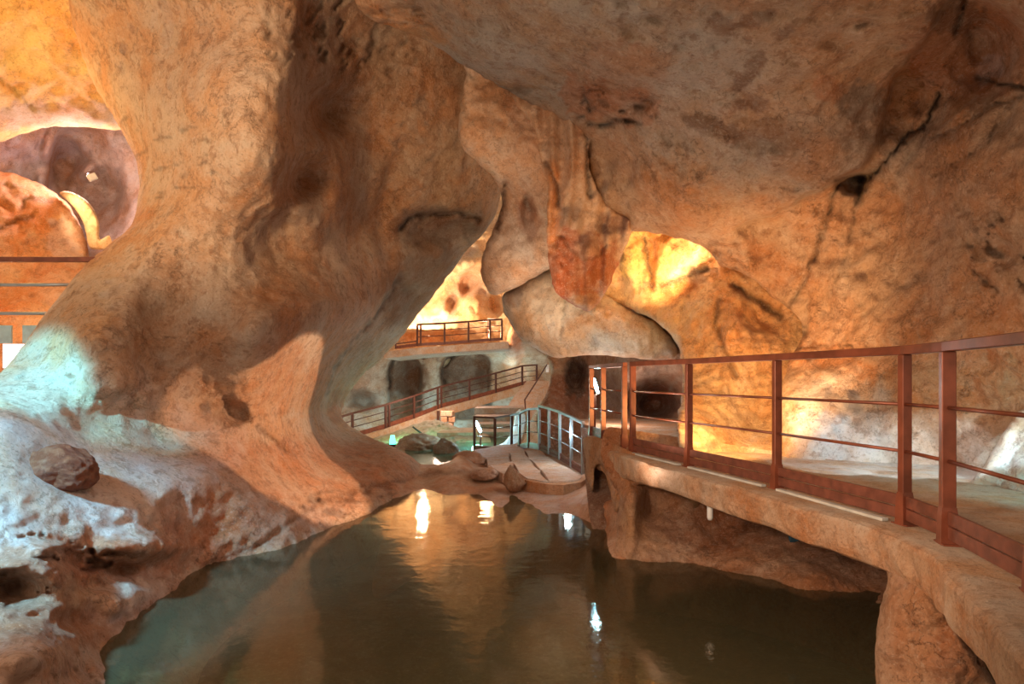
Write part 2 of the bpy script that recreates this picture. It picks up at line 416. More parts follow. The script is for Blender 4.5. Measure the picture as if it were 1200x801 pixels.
# --- the great pillar on the left with the rocky shore at its foot
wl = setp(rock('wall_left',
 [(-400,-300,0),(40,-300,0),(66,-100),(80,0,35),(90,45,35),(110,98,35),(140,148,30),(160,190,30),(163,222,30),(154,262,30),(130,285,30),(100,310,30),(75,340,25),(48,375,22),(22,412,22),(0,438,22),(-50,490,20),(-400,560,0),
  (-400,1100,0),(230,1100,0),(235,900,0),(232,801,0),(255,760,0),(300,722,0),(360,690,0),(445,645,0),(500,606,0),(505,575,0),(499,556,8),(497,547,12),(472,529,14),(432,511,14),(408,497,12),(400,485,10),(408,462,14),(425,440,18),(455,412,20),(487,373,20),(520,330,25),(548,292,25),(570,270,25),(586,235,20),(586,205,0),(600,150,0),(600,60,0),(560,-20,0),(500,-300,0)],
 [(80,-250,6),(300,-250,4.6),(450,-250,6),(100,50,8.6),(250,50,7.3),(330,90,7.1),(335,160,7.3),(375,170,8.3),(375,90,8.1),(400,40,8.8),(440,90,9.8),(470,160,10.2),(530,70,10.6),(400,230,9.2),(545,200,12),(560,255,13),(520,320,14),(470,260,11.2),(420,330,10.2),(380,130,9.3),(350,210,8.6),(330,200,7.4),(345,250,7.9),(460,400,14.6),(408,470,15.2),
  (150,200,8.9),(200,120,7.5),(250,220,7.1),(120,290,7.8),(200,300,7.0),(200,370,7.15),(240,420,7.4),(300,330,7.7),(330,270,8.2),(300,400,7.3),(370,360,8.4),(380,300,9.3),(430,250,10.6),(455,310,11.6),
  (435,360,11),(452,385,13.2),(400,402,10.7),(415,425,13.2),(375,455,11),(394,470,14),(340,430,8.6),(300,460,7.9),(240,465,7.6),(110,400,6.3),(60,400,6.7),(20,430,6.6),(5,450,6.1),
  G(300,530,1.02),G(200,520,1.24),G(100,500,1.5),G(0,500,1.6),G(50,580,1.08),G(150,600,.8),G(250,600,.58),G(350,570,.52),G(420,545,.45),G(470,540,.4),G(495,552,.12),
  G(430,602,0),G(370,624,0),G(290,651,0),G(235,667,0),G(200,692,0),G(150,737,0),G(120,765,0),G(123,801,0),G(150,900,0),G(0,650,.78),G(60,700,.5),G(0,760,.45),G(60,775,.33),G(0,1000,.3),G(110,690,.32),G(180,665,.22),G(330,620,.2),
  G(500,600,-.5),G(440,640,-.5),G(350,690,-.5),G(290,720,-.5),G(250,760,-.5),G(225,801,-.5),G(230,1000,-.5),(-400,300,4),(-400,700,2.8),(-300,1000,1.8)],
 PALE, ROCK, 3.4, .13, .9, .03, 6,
 calm=[(130,530,190,50,.75),(60,600,90,40,.5),(250,120,90,120,.3),(200,400,150,60,.3)], steps=[([(356,-30),(350,40),(350,120),(346,170),(338,215),(322,262)],-1,20,110,.38),([(466,325),(450,352),(432,376),(412,402),(392,432),(382,462),(380,484)],-1,6,60,.8),([(120,480),(180,492),(250,502),(320,500),(370,486)],-1,14,60,.0),([(160,470),(200,435),(240,400),(290,378),(340,345),(400,350),(430,345)],1,16,70,-.18),([(470,160),(450,210),(440,260),(445,300)],-1,20,70,.35)],  # the long diagonal step is relief shaped to darken the rock above it
 pits=[(400,40,60,50,-60,.10,.08),(450,60,50,40,-50,.10,.12),(340,40,40,40,-60,.06,.16),(500,150,40,60,-40,.06,.2),(470,575,60,14,0,.10,.02),(400,590,60,16,0,.08,.05),(100,655,60,16,0,.12,.05),(20,690,40,24,0,.08,.15),(40,640,80,20,0,.05,.2),(130,180,50,100,-40,.03,.2),(200,190,60,60,0,.03,.2)],
 dents=[(330,285,40,46,0,.28),(300,378,26,32,20,-.22),(272,482,22,16,30,.28),(508,268,52,26,0,.9),(540,300,20,26,0,.4),
        (235,610,55,45,0,.16),(95,656,34,12,10,.22),(140,668,26,12,0,.22),(165,640,55,24,0,-.22),(45,668,60,30,15,-.20),(125,705,70,22,-15,-.18),(35,760,70,34,0,-.16),(215,560,60,30,0,-.12),(20,690,40,24,0,.4),(95,720,40,20,-20,.2),(20,775,70,30,0,-.15),
        (220,130,12,40,0,-.08),(250,70,40,55,0,-.12),(440,200,40,90,10,.5),(380,480,30,14,0,.2),(60,645,50,12,10,-.15),(170,640,60,14,0,-.12),(200,340,40,80,20,.25),(130,450,50,30,0,-.2),(460,500,40,14,20,-.1)],
 cracks=[([(470,268),(480,255),(510,252),(540,250),(560,258)],3,.25),([(440,568),(400,580),(370,590),(350,605),(300,640),(240,664)],3,.06),([(465,330),(440,370),(412,402),(392,432),(382,462)],2,.10),
         ([(300,500),(322,515),(335,530)],2,.08),([(420,130),(435,110),(450,100)],2,.05)],
 blobs=[(270,80,45,75,0,(.72,.54,.40),.7),(200,60,60,60,0,(.55,.36,.25),.4),(440,60,110,70,0,(.42,.26,.17),.7),(450,170,90,120,0,(.46,.27,.15),.7),(330,250,70,60,0,(.48,.29,.18),.6),
        (130,280,60,24,-40,(.62,.30,.12),.7),(215,380,80,75,-35,(.46,.30,.21),.6),(225,430,50,30,-20,(.5,.34,.25),.4),(340,330,40,60,0,(.50,.27,.14),.7),(330,420,25,45,0,(.55,.27,.13),.5),(250,420,25,35,0,(.5,.26,.13),.5),  # brown diagonal blob paints in the shadow across the pillar
        (350,460,80,26,0,(.66,.34,.16),.6),(430,350,26,60,25,(.62,.42,.30),.6),(490,330,40,60,30,(.38,.26,.18),.8),(440,440,30,50,20,(.58,.36,.2),.5),(400,480,14,20,0,(.5,.2,.07),.8),
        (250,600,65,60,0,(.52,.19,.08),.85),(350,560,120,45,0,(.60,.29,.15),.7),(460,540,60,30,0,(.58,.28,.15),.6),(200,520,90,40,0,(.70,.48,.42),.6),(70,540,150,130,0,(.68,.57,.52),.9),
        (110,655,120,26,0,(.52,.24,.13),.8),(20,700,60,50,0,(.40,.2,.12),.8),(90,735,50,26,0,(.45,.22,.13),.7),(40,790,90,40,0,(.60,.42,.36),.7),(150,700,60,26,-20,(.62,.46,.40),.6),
        (270,483,22,16,20,(.3,.16,.08),.5),(515,265,50,20,0,(.22,.14,.1),.7),(330,620,90,18,-18,(.62,.40,.30),.7),(180,710,60,12,-35,(.52,.34,.27),.8)],  # the two darkest blobs paint shade into the hollows
 wob=1.2), kind='structure')

# --- ceiling slab and right wall
wr = setp(rock('ceiling',
 [(380,-300,0),(398,-60,20),(415,0,14),(432,20,12),(455,30,12),(500,48,12),(540,75,14),(580,97,14),(620,120,16),(655,138,14),(676,150,12),(688,170,10),(691,205,10),(698,232,10),(710,245,10),(725,258,10),(734,270,10),(760,272,12),(790,277,12),(815,286,10),(829,294,10),(846,312,12),(868,319,14),(888,331,14),(908,350,16),(932,368,14),(942,385,14),(934,405,14),(922,430,14),(914,470,16),(918,520,14),(925,560,0),(930,660,0),(1700,660,0),(1900,-300,0),(1000,-420,0)],
 [(430,10,7),(600,0,5.6),(800,-200,3.3),(500,-250,4),(800,0,4.8),(1100,0,4.6),(640,122,8.1),(500,45,7.4),(560,60,6.9),(720,188,8.3),(705,225,8.7),(735,262,8.8),(800,150,6.7),(700,100,6.8),(800,255,7.8),(880,230,7.1),(900,150,6.2),(950,205,6.5),(1000,180,6.2),(1040,80,5.6),(1110,30,4.9),(1140,40,5.6),(1070,110,6.2),(1020,230,6.9),(975,250,7.1),(900,285,7.8),
  (830,292,8.5),(790,272,8.4),(900,345,8.2),(940,390,7.9),(1000,320,7.2),(1100,280,6.2),(1000,420,7.0),(950,450,7.2),(930,540,6.7),(1000,540,6.5),(1100,540,6.2),(1200,400,5.3),(1130,150,5.6),(1200,200,5.0),(1200,0,4.4),(1200,540,5.7),(1500,400,3.6),(1500,0,3),(1800,-300,2),(1800,500,2.6),(1400,-300,2.6),(1000,640,6.3),(1200,640,5.6)],
 TAN, ROCK, 3.6, .17, .8, .035, 5,
 steps=[([(1125,-20),(1085,45),(1045,95),(1040,120),(1030,160),(1010,200),(985,212),(950,228),(920,245),(870,262)],-1,8,80,.55),([(640,130),(700,190),(750,232)],-1,30,60,-.12),([(880,110),(900,150),(880,200)],1,20,60,.06)],
 pits=[(470,20,60,14,0,.08,.0),(600,110,50,14,0,.06,.05),(1180,300,50,50,40,.1,.12),(930,395,30,20,0,.12,.05),(970,410,40,16,0,.08,.05),(690,120,30,26,0,.1,.1),(745,130,30,20,0,.1,.1),(850,300,30,20,0,.08,.1)],
 dents=[(720,258,20,14,0,.35),(690,115,14,14,0,.15),(745,125,22,12,0,.16),(1000,215,20,14,0,.35),(925,390,14,12,0,.12),(1170,290,40,22,20,.14),(900,390,20,14,0,-.12),(960,480,40,60,0,-.1),(700,60,120,40,10,-.12),(850,90,90,60,0,.08)],
 cracks=[([(1101,110),(1095,125),(1082,150),(1062,160),(1045,180),(1030,198),(1018,206)],2.6,.16),([(1018,206),(1000,208),(982,212)],5,.22),([(1010,208),(1005,235)],3.5,.16),([(982,215),(973,245),(965,270),(955,300),(940,335),(922,362)],2.2,.10),([(1003,240),(995,290),(980,330)],1.6,.06),
         ([(1145,92),(1170,98),(1200,102)],2.2,.1),([(1200,112),(1180,120),(1160,125),(1140,140),(1110,155),(1090,162)],1.8,.06),([(1188,120),(1168,140),(1160,165),(1130,185),(1095,205)],1.6,.05),([(1085,155),(1070,180),(1050,205)],1.6,.05),
         ([(1130,0),(1125,20),(1120,40)],3,.12),([(1050,80),(1040,105),(1025,150)],2,.03),([(640,130),(655,150)],3,.05),([(990,400),(1010,370),(1050,340),(1090,320)],2.4,.05),([(690,145),(705,148),(725,140),(750,145)],2.6,.14),([(683,105),(692,130)],2.4,.1),([(538,78),(560,90),(600,118),(622,130)],2,.06)],
 blobs=[(700,60,200,70,0,(.50,.42,.35),.75),(850,120,110,90,0,(.54,.44,.36),.8),(640,110,60,20,25,(.50,.44,.38),.7),(1000,60,120,70,0,(.56,.36,.22),.6),(960,190,120,40,-10,(.50,.38,.30),.7),
        (870,95,14,8,-30,BROWN,.8),(885,75,14,9,-50,BROWN,.75),(868,123,9,6,0,BROWN,.8),(888,122,12,8,0,BROWN,.8),(885,22,24,8,-15,BROWN,.7),(843,28,14,12,30,BROWN,.6),(920,38,9,6,-40,BROWN,.7),(836,150,34,10,18,(.25,.155,.10),.85),(900,160,50,20,0,(.27,.17,.11),.7),(1010,120,26,22,0,(.28,.19,.14),.8),(1060,160,70,14,0,(.32,.20,.13),.7),
        (690,115,30,22,20,REDB,.8),(745,125,24,20,0,REDB,.6),(725,80,60,30,0,(.50,.28,.18),.5),(1140,60,80,55,0,(.42,.19,.10),.8),(1120,20,30,20,0,DK,.6),(1160,80,18,12,-60,(.6,.42,.38),.7),(970,105,16,16,0,REDB,.5),(1035,95,10,8,-40,(.72,.42,.26),.6),
        (1050,200,120,30,0,(.52,.34,.22),.5),(1150,290,60,40,10,(.44,.27,.17),.7),(1060,330,120,60,0,(.56,.34,.2),.6),(930,300,60,30,20,(.5,.3,.18),.5),(690,170,60,20,30,(.54,.32,.2),.6),
        (960,390,30,24,0,(.72,.48,.32),.6),(960,420,50,20,0,(.55,.27,.12),.6),(1030,450,50,25,0,(.62,.30,.12),.7),(1120,440,110,50,0,(.60,.33,.17),.6),(985,490,60,55,0,(.66,.58,.54),.8),(1100,520,110,40,0,(.66,.50,.40),.7),(480,30,50,12,22,(.62,.30,.12),.8)],  # pale blobs low on the wall paint in the white light patch
 wob=2.0), kind='structure')

# --- smooth pendant in the middle
setp(rock('trim_1',
 [(525,50,0),(545,78,10),(542,110,14),(537,150,18),(541,172,18),(560,190,20),(580,210,22),(588,235,24),(580,265,24),(567,295,24),(564,320,24),(569,337,22),(578,346,20),(592,342,20),(625,326,20),(650,312,10),(670,290,0),(700,280,0),(720,220,0),(690,130,0),(620,90,0),(560,60,0)],
 [(560,90,9.2),(560,150,9.1),(620,150,9.3),(600,200,9.6),(630,220,9.7),(600,250,10.3),(600,320,10.7),(640,300,10.3),(700,200,9.6),(580,340,11),(540,60,8.6)],
 (.60,.43,.31), ROCK_SMOOTH, 3.4, .12, .9, .02, 5, skirt=2.5,
 dents=[(618,245,9,20,0,.25),(622,262,14,22,0,.08)],
 cracks=[([(590,212),(588,240),(583,268)],2.2,.22),([(541,85),(550,88),(556,92)],2,.08),([(616,232),(620,245)],3,.1)],
 blobs=[(590,110,40,30,20,(.62,.38,.22),.5),(610,270,50,60,0,(.46,.33,.25),.7),(570,130,20,30,0,(.66,.45,.3),.5),(620,255,12,22,0,(.34,.18,.12),.6)]), kind='structure')  # last blob paints the shade of the small hole

# --- fluted stalactite column hanging beside it
def flutes(V2, pos):
    x = (V2[:, 0] - 620) / 1.0 + 4 * np.sin(V2[:, 1] / 40)
    return .10 * np.abs(np.sin(x / 7.5)) + .05 * np.sin(x / 3.1 + V2[:, 1] / 60)
st = rock('hanging_column',
 [(600,110,0),(626,150,10),(634,190,12),(642,215,14),(641,250,16),(641,285,16),(645,320,16),(650,340,16),(670,356,14),(690,364,12),(704,352,12),(714,335,12),(727,304,10),(736,282,10),(742,266,8),(735,254,8),(716,244,8),(702,225,10),(692,200,10),(690,170,0),(700,140,0),(650,110,0)],
 [(650,160,8.3),(680,180,8.2),(660,220,8.4),(660,300,8.7),(690,300,8.7),(680,350,9.0),(720,270,8.8),(710,330,9.0),(620,130,8.4)],
 (.58,.36,.22), ROCK_SMOOTH, 2.6, .07, 1.5, .03, 7, skirt=1.0, flute=flutes,
 dents=[(668,260,14,18,0,-.16),(690,295,12,16,0,-.20),(715,262,16,14,0,.12),(676,190,12,50,0,-.15),(690,345,14,10,0,.15)],
 cracks=[([(640,190),(652,215),(655,240)],3,.1),([(688,150),(688,190),(692,230)],2.5,.12),([(655,272),(668,290),(688,306),(704,298),(712,285)],1.5,.05)],
 blobs=[(680,318,44,48,0,(.38,.12,.045),1),(660,315,26,50,0,(.36,.11,.04),1),(697,328,26,28,0,(.40,.13,.045),1),(648,240,8,50,0,(.62,.26,.08),.8),(670,255,14,14,0,(.5,.34,.24),.7),(690,290,12,12,0,(.58,.34,.2),.6),(720,262,22,12,0,(.26,.14,.1),.8),(670,180,16,40,0,(.62,.42,.28),.5),(690,353,20,8,0,(.45,.28,.18),.7)], wob=1.5)  # darkest blob paints shade into the hollow at the right
setp(st, 'fluted reddish brown stalactite column hanging from the ceiling at the centre', 'stalactite')

# --- grey hanging dome of rock below the column
setp(rock('trim_2',
 [(589,346,16),(612,333,20),(640,318,20),(680,315,20),(705,340,16),(735,361,18),(765,376,24),(786,393,24),(794,409,22),(789,418,18),(760,421,18),(720,417,18),(690,415,18),(655,419,18),(628,409,20),(603,388,24),(592,366,24)],
 [(640,360,11.2),(700,380,10.6),(750,400,10.6),(600,360,11.8),(680,320,11.2),(780,405,10.9),(650,410,11.4)],
 (.62,.52,.42), ROCK_SMOOTH, 2.8, .10, 1.2, .03, 6, skirt=2,
 cracks=[([(662,345),(660,375),(656,400)],1.5,.08),([(668,390),(690,378),(700,360)],1.5,-.06)],
 blobs=[(740,400,50,24,10,(.40,.34,.29),.8),(635,355,30,28,0,(.78,.62,.45),.7),(600,345,12,12,0,(.36,.27,.22),.8),(690,380,24,10,0,(.5,.33,.2),.6),(690,345,18,14,0,(.6,.36,.2),.5)]), kind='structure')  # lit upper left and shaded lower part painted into the colour

# --- orange wall behind the walkway
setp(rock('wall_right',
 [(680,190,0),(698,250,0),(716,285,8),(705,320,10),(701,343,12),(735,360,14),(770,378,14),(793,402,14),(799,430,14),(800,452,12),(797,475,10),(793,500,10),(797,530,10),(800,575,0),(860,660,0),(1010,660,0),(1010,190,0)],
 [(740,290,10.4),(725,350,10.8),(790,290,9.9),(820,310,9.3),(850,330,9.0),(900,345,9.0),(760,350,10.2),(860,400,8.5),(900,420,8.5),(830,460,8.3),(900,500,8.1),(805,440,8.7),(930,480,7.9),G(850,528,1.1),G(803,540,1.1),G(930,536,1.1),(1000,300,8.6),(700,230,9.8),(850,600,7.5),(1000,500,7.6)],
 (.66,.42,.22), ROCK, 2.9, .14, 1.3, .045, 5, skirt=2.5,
 dents=[(740,300,16,34,0,-.2),(785,300,24,30,0,-.25),(765,300,5,40,0,.2),(800,340,50,14,-20,.25),(860,370,14,40,10,-.15),(895,370,34,24,30,.25),(850,440,8,50,0,-.1),(870,300,40,14,25,-.1)],
 cracks=[([(843,350),(838,380),(850,410),(862,440)],3,.1),([(860,335),(885,350),(915,370)],4,.16),([(755,278),(760,310),(765,340)],2.5,.12),([(775,335),(800,325),(830,315)],3,.12),([(815,525),(840,520),(830,528)],3,.08)],
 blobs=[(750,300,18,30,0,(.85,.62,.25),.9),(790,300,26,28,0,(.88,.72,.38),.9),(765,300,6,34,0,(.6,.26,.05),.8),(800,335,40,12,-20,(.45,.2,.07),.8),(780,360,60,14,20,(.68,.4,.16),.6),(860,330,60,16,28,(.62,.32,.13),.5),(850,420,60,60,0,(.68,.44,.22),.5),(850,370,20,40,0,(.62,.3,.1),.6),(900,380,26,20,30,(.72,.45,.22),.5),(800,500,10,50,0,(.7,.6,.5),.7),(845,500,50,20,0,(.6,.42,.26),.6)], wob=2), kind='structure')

# --- tunnel behind the walkway and brown rock beside the landing
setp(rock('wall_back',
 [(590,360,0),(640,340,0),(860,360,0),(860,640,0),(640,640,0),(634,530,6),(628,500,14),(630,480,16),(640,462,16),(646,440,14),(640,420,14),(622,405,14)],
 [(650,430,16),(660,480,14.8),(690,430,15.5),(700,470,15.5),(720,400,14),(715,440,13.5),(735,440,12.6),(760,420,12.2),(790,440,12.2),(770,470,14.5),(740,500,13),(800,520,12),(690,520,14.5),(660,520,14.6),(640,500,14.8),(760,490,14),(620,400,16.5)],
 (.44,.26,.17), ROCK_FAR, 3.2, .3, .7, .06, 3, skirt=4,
 dents=[(765,468,34,26,0,1.2),(720,440,16,40,0,.5),(674,440,12,24,0,.9),(745,445,26,30,20,-.4),(650,420,20,10,0,-.3)],
 blobs=[(660,470,40,50,0,(.40,.17,.09),.8),(650,425,24,12,0,(.66,.46,.3),.7),(765,425,36,22,0,(.48,.38,.3),.8),(735,450,28,36,20,(.36,.30,.27),.8),(765,470,30,20,0,(.24,.12,.08),.8),(775,462,14,10,0,(.4,.16,.1),.7),(676,440,12,24,0,(.12,.08,.06),.8),(690,500,40,30,0,(.4,.22,.14),.6)]), kind='structure')  # darkest blobs paint shade into the cavities

# --- the far chamber
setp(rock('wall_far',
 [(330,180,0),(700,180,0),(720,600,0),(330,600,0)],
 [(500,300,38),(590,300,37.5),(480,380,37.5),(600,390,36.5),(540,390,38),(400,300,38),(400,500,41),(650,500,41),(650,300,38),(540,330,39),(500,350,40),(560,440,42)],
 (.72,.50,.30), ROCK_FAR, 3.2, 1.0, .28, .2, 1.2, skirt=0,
 dents=[(557,358,16,20,0,-1.5),(550,330,12,20,20,1.2),(582,358,10,16,0,1.0),(530,355,8,14,10,1.5),(550,310,30,16,0,-1.5),(500,385,60,6,0,-1.5)],
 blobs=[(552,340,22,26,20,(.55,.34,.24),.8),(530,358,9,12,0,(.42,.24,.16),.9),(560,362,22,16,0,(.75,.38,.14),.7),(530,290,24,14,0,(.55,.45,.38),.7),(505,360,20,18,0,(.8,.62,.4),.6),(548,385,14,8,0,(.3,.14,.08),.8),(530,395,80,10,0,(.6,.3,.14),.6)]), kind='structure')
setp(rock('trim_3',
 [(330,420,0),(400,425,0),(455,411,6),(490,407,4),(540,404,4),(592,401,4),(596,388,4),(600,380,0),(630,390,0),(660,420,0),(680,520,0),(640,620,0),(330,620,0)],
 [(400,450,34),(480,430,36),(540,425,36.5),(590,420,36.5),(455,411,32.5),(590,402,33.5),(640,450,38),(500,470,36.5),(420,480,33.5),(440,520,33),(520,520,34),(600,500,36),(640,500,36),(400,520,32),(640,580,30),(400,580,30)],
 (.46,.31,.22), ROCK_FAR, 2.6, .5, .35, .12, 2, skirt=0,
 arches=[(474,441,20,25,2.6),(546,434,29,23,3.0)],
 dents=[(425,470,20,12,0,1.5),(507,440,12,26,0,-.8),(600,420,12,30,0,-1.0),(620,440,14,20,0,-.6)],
 cracks=[([(456,455),(457,430),(462,418),(480,414),(495,418)],2,.8),([(520,450),(518,432),(528,418),(545,412)],2,.8)],
 blobs=[(474,441,20,24,0,(.28,.15,.09),.8),(546,434,28,22,0,(.27,.15,.10),.8),(425,470,24,14,0,(.30,.2,.14),.8),(602,425,12,30,0,(.72,.40,.28),.8),(520,480,120,22,0,(.55,.55,.5),.6),(500,413,60,5,0,(.5,.42,.36),.6)]), kind='structure')  # dark blobs paint shade into the arches and the recess beside them

# --- upper chamber seen past the pillar on the left
setp(rock('ceiling_upper',
 [(-300,-300,0),(220,-300,0),(220,120,0),(170,150,10),(130,152,14),(90,148,16),(50,150,18),(0,166,18),(-60,185,0),(-300,220,0)],
 [(0,0,9.5),(100,0,10),(100,100,11.2),(0,120,10.8),(140,145,12.2),(-200,0,7),(0,160,11.6),(0,-250,7)],
 (.82, .60, .26), ROCK_SMOOTH, 4.5, .2, .5, .03, 3, skirt=3, cracks=[([(0,92),(20,110),(45,130)],2,.06)],
 blobs=[(60,135,90,16,0,(.5,.36,.3),.7),(70,70,10,30,0,(.66,.38,.14),.5)]), kind='structure')
setp(rock('wall_upper_left',
 [(-300,60,0),(260,60,0),(260,520,0),(-300,520,0)],
 [(60,180,15),(20,160,13.5),(130,200,15.2),(120,270,15),(90,200,15.6),(0,300,14),(-200,300,11),(200,300,14),(0,500,13)],
 (.62,.50,.44), ROCK_SMOOTH, 4.5, .5, .5, .06, 2, skirt=0,
 dents=[(75,200,26,40,0,.9),(55,190,10,50,10,-.6),(95,205,26,10,-35,-.6),(125,230,30,40,0,.6)],
 blobs=[(40,175,60,14,0,(.62,.50,.52),.7),(120,240,30,40,0,(.40,.30,.24),.7),(75,205,12,20,0,(.5,.3,.16),.7)]), kind='structure')
setp(rock('wall_upper_lower',
 [(-300,160,0),(-60,180,0),(0,200,12),(30,208,12),(60,222,12),(80,240,12),(93,262,12),(103,290,12),(108,320,10),(120,360,0),(120,480,0),(-300,520,0)],
 [(0,230,12),(60,250,12.4),(90,300,12.4),(0,330,11.5),(50,380,11),(-200,300,9),(0,450,10.5)],
 (.66,.38,.20), ROCK_SMOOTH, 4.0, .25, .7, .04, 3, skirt=2,
 cracks=[([(0,268),(20,258),(35,255)],3,.1),([(26,245),(30,232),(60,236)],3,.08),([(0,215),(40,222)],2,.06)],
 blobs=[(20,240,50,20,20,(.60,.28,.1),.8),(80,280,24,24,0,(.62,.46,.42),.8),(70,330,40,30,0,(.6,.36,.26),.5),(10,350,40,20,0,(.58,.24,.08),.7)]), kind='structure')
setp(rock('rock_flake',
 [(70,226,4),(80,224,5),(98,232,6),(110,246,7),(116,262,7),(117,280,7),(128,276,0),(130,290,0),(108,292,5),(103,285,5),(100,268,6),(92,250,6),(82,238,5)],
 [(90,240,12.2),(110,270,12.3),(120,285,12.3),(75,228,12.2)], (.80,.58,.34), ROCK_SMOOTH, 2.2, .05, 2, .02, 6, skirt=.5, wob=.6),
 'bright curled limestone flake lit from below in the upper left chamber', 'rock')

# --- far shore
setp(rock('floor_shore',
 [(440,700,0),(448,620,0),(440,590,0),(452,565,6),(480,546,8),(520,543,8),(540,532,8),(560,526,6),(600,520,0),(640,520,0),(705,535,0),(770,545,0),(770,720,0),(700,730,0),(600,690,0),(520,660,0)],
 [G(440,587,0),G(470,581,0),G(520,579,0),G(560,579,0),G(598,580,0),G(585,594,0),G(640,602,0),G(680,606,0),G(708,618,0),G(718,652,0),G(500,558,.09),G(560,562,.06),G(545,540,.3),G(560,534,.2),G(632,534,.12),G(683,560,.1),G(650,578,.04),G(620,574,.03),G(700,588,.28),G(695,560,.2),G(600,560,.08),G(730,600,.3),
  G(450,625,-.4),G(520,612,-.35),G(565,612,-.3),G(600,640,-.5),G(690,690,-.6),G(760,700,-.6),G(480,690,-.7)],
 (.60,.36,.24), ROCK_WET, 2.8, .05, 1.4, .015, 8, skirt=0,
 blobs=[(640,590,70,14,0,(.64,.45,.38),.7),(540,565,60,14,0,(.50,.28,.16),.6),(690,590,30,24,0,(.62,.34,.22),.7)],
 cracks=[([(470,560),(540,552),(600,552)],2,.05)], wob=1), kind='structure')

# --- rock face under the walkway
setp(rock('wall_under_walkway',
 [(716,500,0),(1120,560,0),(1140,800,0),(1045,800,0),(950,760,0),(850,730,0),(760,715,0),(728,705,0),(717,668,8),(716,652,8),(721,636,10),(724,600,12),(724,580,12),(712,555,8),(704,530,0)],
 [G(719,652,0),G(760,657,0),G(850,669,0),G(950,691,0),G(1035,715,0),(722,600,7.0),(742,590,6.85),(745,630,6.75),(765,600,7.1),(800,600,7.0),(850,630,6.75),(900,630,6.5),(950,650,6.15),(1030,690,5.6),(1000,600,6.1),(1100,700,5.3),(720,540,7.4),
  G(860,650,.12),G(950,672,.12),G(770,642,.12),G(760,700,-.5),G(850,725,-.5),G(950,755,-.5),G(1045,790,-.5)],
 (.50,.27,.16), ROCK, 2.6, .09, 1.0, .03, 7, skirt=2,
 dents=[(740,600,12,50,0,-.2),(762,590,10,26,0,.2),(775,565,16,10,0,-.15)],
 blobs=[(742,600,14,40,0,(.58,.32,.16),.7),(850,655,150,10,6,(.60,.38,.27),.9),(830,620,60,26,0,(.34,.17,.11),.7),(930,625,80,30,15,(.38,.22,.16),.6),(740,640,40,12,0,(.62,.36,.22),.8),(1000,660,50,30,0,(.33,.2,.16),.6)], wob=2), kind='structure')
setp(rock('wall_hollow',
 [(680,500,0),(780,520,0),(780,700,0),(712,690,0),(700,640,0),(690,600,0)],
 [(690,540,9),(740,560,8.4),(705,620,7.9),(740,650,7.6),(720,600,8.0)],
 (.30,.17,.12), ROCK, 4, .1, 2, .04, 7, skirt=0), kind='structure')
# --- concrete foot that carries the walkway
setp(rock('trim_4',
 [(1018,640,0),(1030,655,6),(1040,672,12),(1038,690,16),(1032,710,22),(1027,740,26),(1025,775,26),(1026,801,26),(1012,900,26),(1000,1050,0),(1330,1050,0),(1230,870,20),(1185,820,20),(1160,790,16),(1140,750,12),(1115,715,8),(1120,690,0),(1125,650,0),(1095,636,0),(1060,628,0)],
 [(1080,650,3.32),(1070,700,3.25),(1080,760,3.15),(1040,760,3.3),(1120,760,3.05),(1160,800,3.0),(1100,900,2.9),(1050,660,3.5),(1200,1000,2.6),(1040,1000,2.7)],
 (.58,.38,.26), ROCK, 3.2, .07, 2, .03, 7, skirt=1.0,
 cracks=[([(1098,700),(1125,735),(1150,780),(1170,801)],4,.08),([(1035,705),(1055,690),(1070,680)],2,.03)],
 blobs=[(1130,760,40,50,40,(.46,.22,.11),.8),(1070,750,30,50,0,(.6,.38,.25),.6),(1080,670,30,20,0,(.64,.42,.32),.6),(1045,740,14,40,0,(.52,.32,.22),.5)], wob=1.2), kind='structure')

# --- pool bed and water
def heightfield(name, x0, x1, y0, y1, n, fz, base, mat, blobs=()):
    xs = np.linspace(x0, x1, n); ys = np.linspace(y0, y1, n); X, Y = np.meshgrid(xs, ys)
    p = np.c_[X.ravel(), Y.ravel(), np.zeros(n * n)]; z = fz(p); v = np.c_[p[:, :2], z]
    f = [(j * n + i, j * n + i + 1, (j + 1) * n + i + 1, (j + 1) * n + i) for j in range(n - 1) for i in range(n - 1)]
    me = bpy.data.meshes.new(name); me.from_pydata(v.tolist(), [], f)
    col = np.tile(np.array(base, float), (len(v), 1))
    w = p[:, :2] + np.c_[fbm(p * .9, 4), fbm(p * .9 + 30, 4)] * .9
    for cx, cy, rx, ry, cc, s in blobs:
        k = (sm((1.2 - np.hypot((w[:, 0] - cx) / rx, (w[:, 1] - cy) / ry)) * 3) * s)[:, None]
        col = col * (1 - k) + np.array(cc) * k
    ca = me.color_attributes.new('Col', 'FLOAT_COLOR', 'POINT')
    ca.data.foreach_set('color', np.c_[col, np.ones(len(col))].ravel().astype(np.float32))
    return link(name, me, mat, None, True)
BED = rock_mat('silty_bed', .8, .9, .2, (.2, .17, .09), .4)
setp(heightfield('floor_pool_bed', -7, 7, .5, 14, 160, lambda p: -.75 + .18 * fbm(p * .5, 3) + .03 * fbm(p * 3, 3), (.24,.22,.12), BED,
   [(-1.6,3.8,1.5,1.3,(.42,.41,.29),.95),(0.6,3.0,.9,.9,(.10,.09,.045),.6),(1.6,4.9,1.2,.5,(.45,.42,.24),.8),(1.6,3.9,.9,.45,(.06,.055,.03),.9),(-.6,2.6,1.0,.35,(.10,.08,.04),.8),(1.2,3.2,.25,.6,(.36,.34,.18),.7)]), kind='structure')
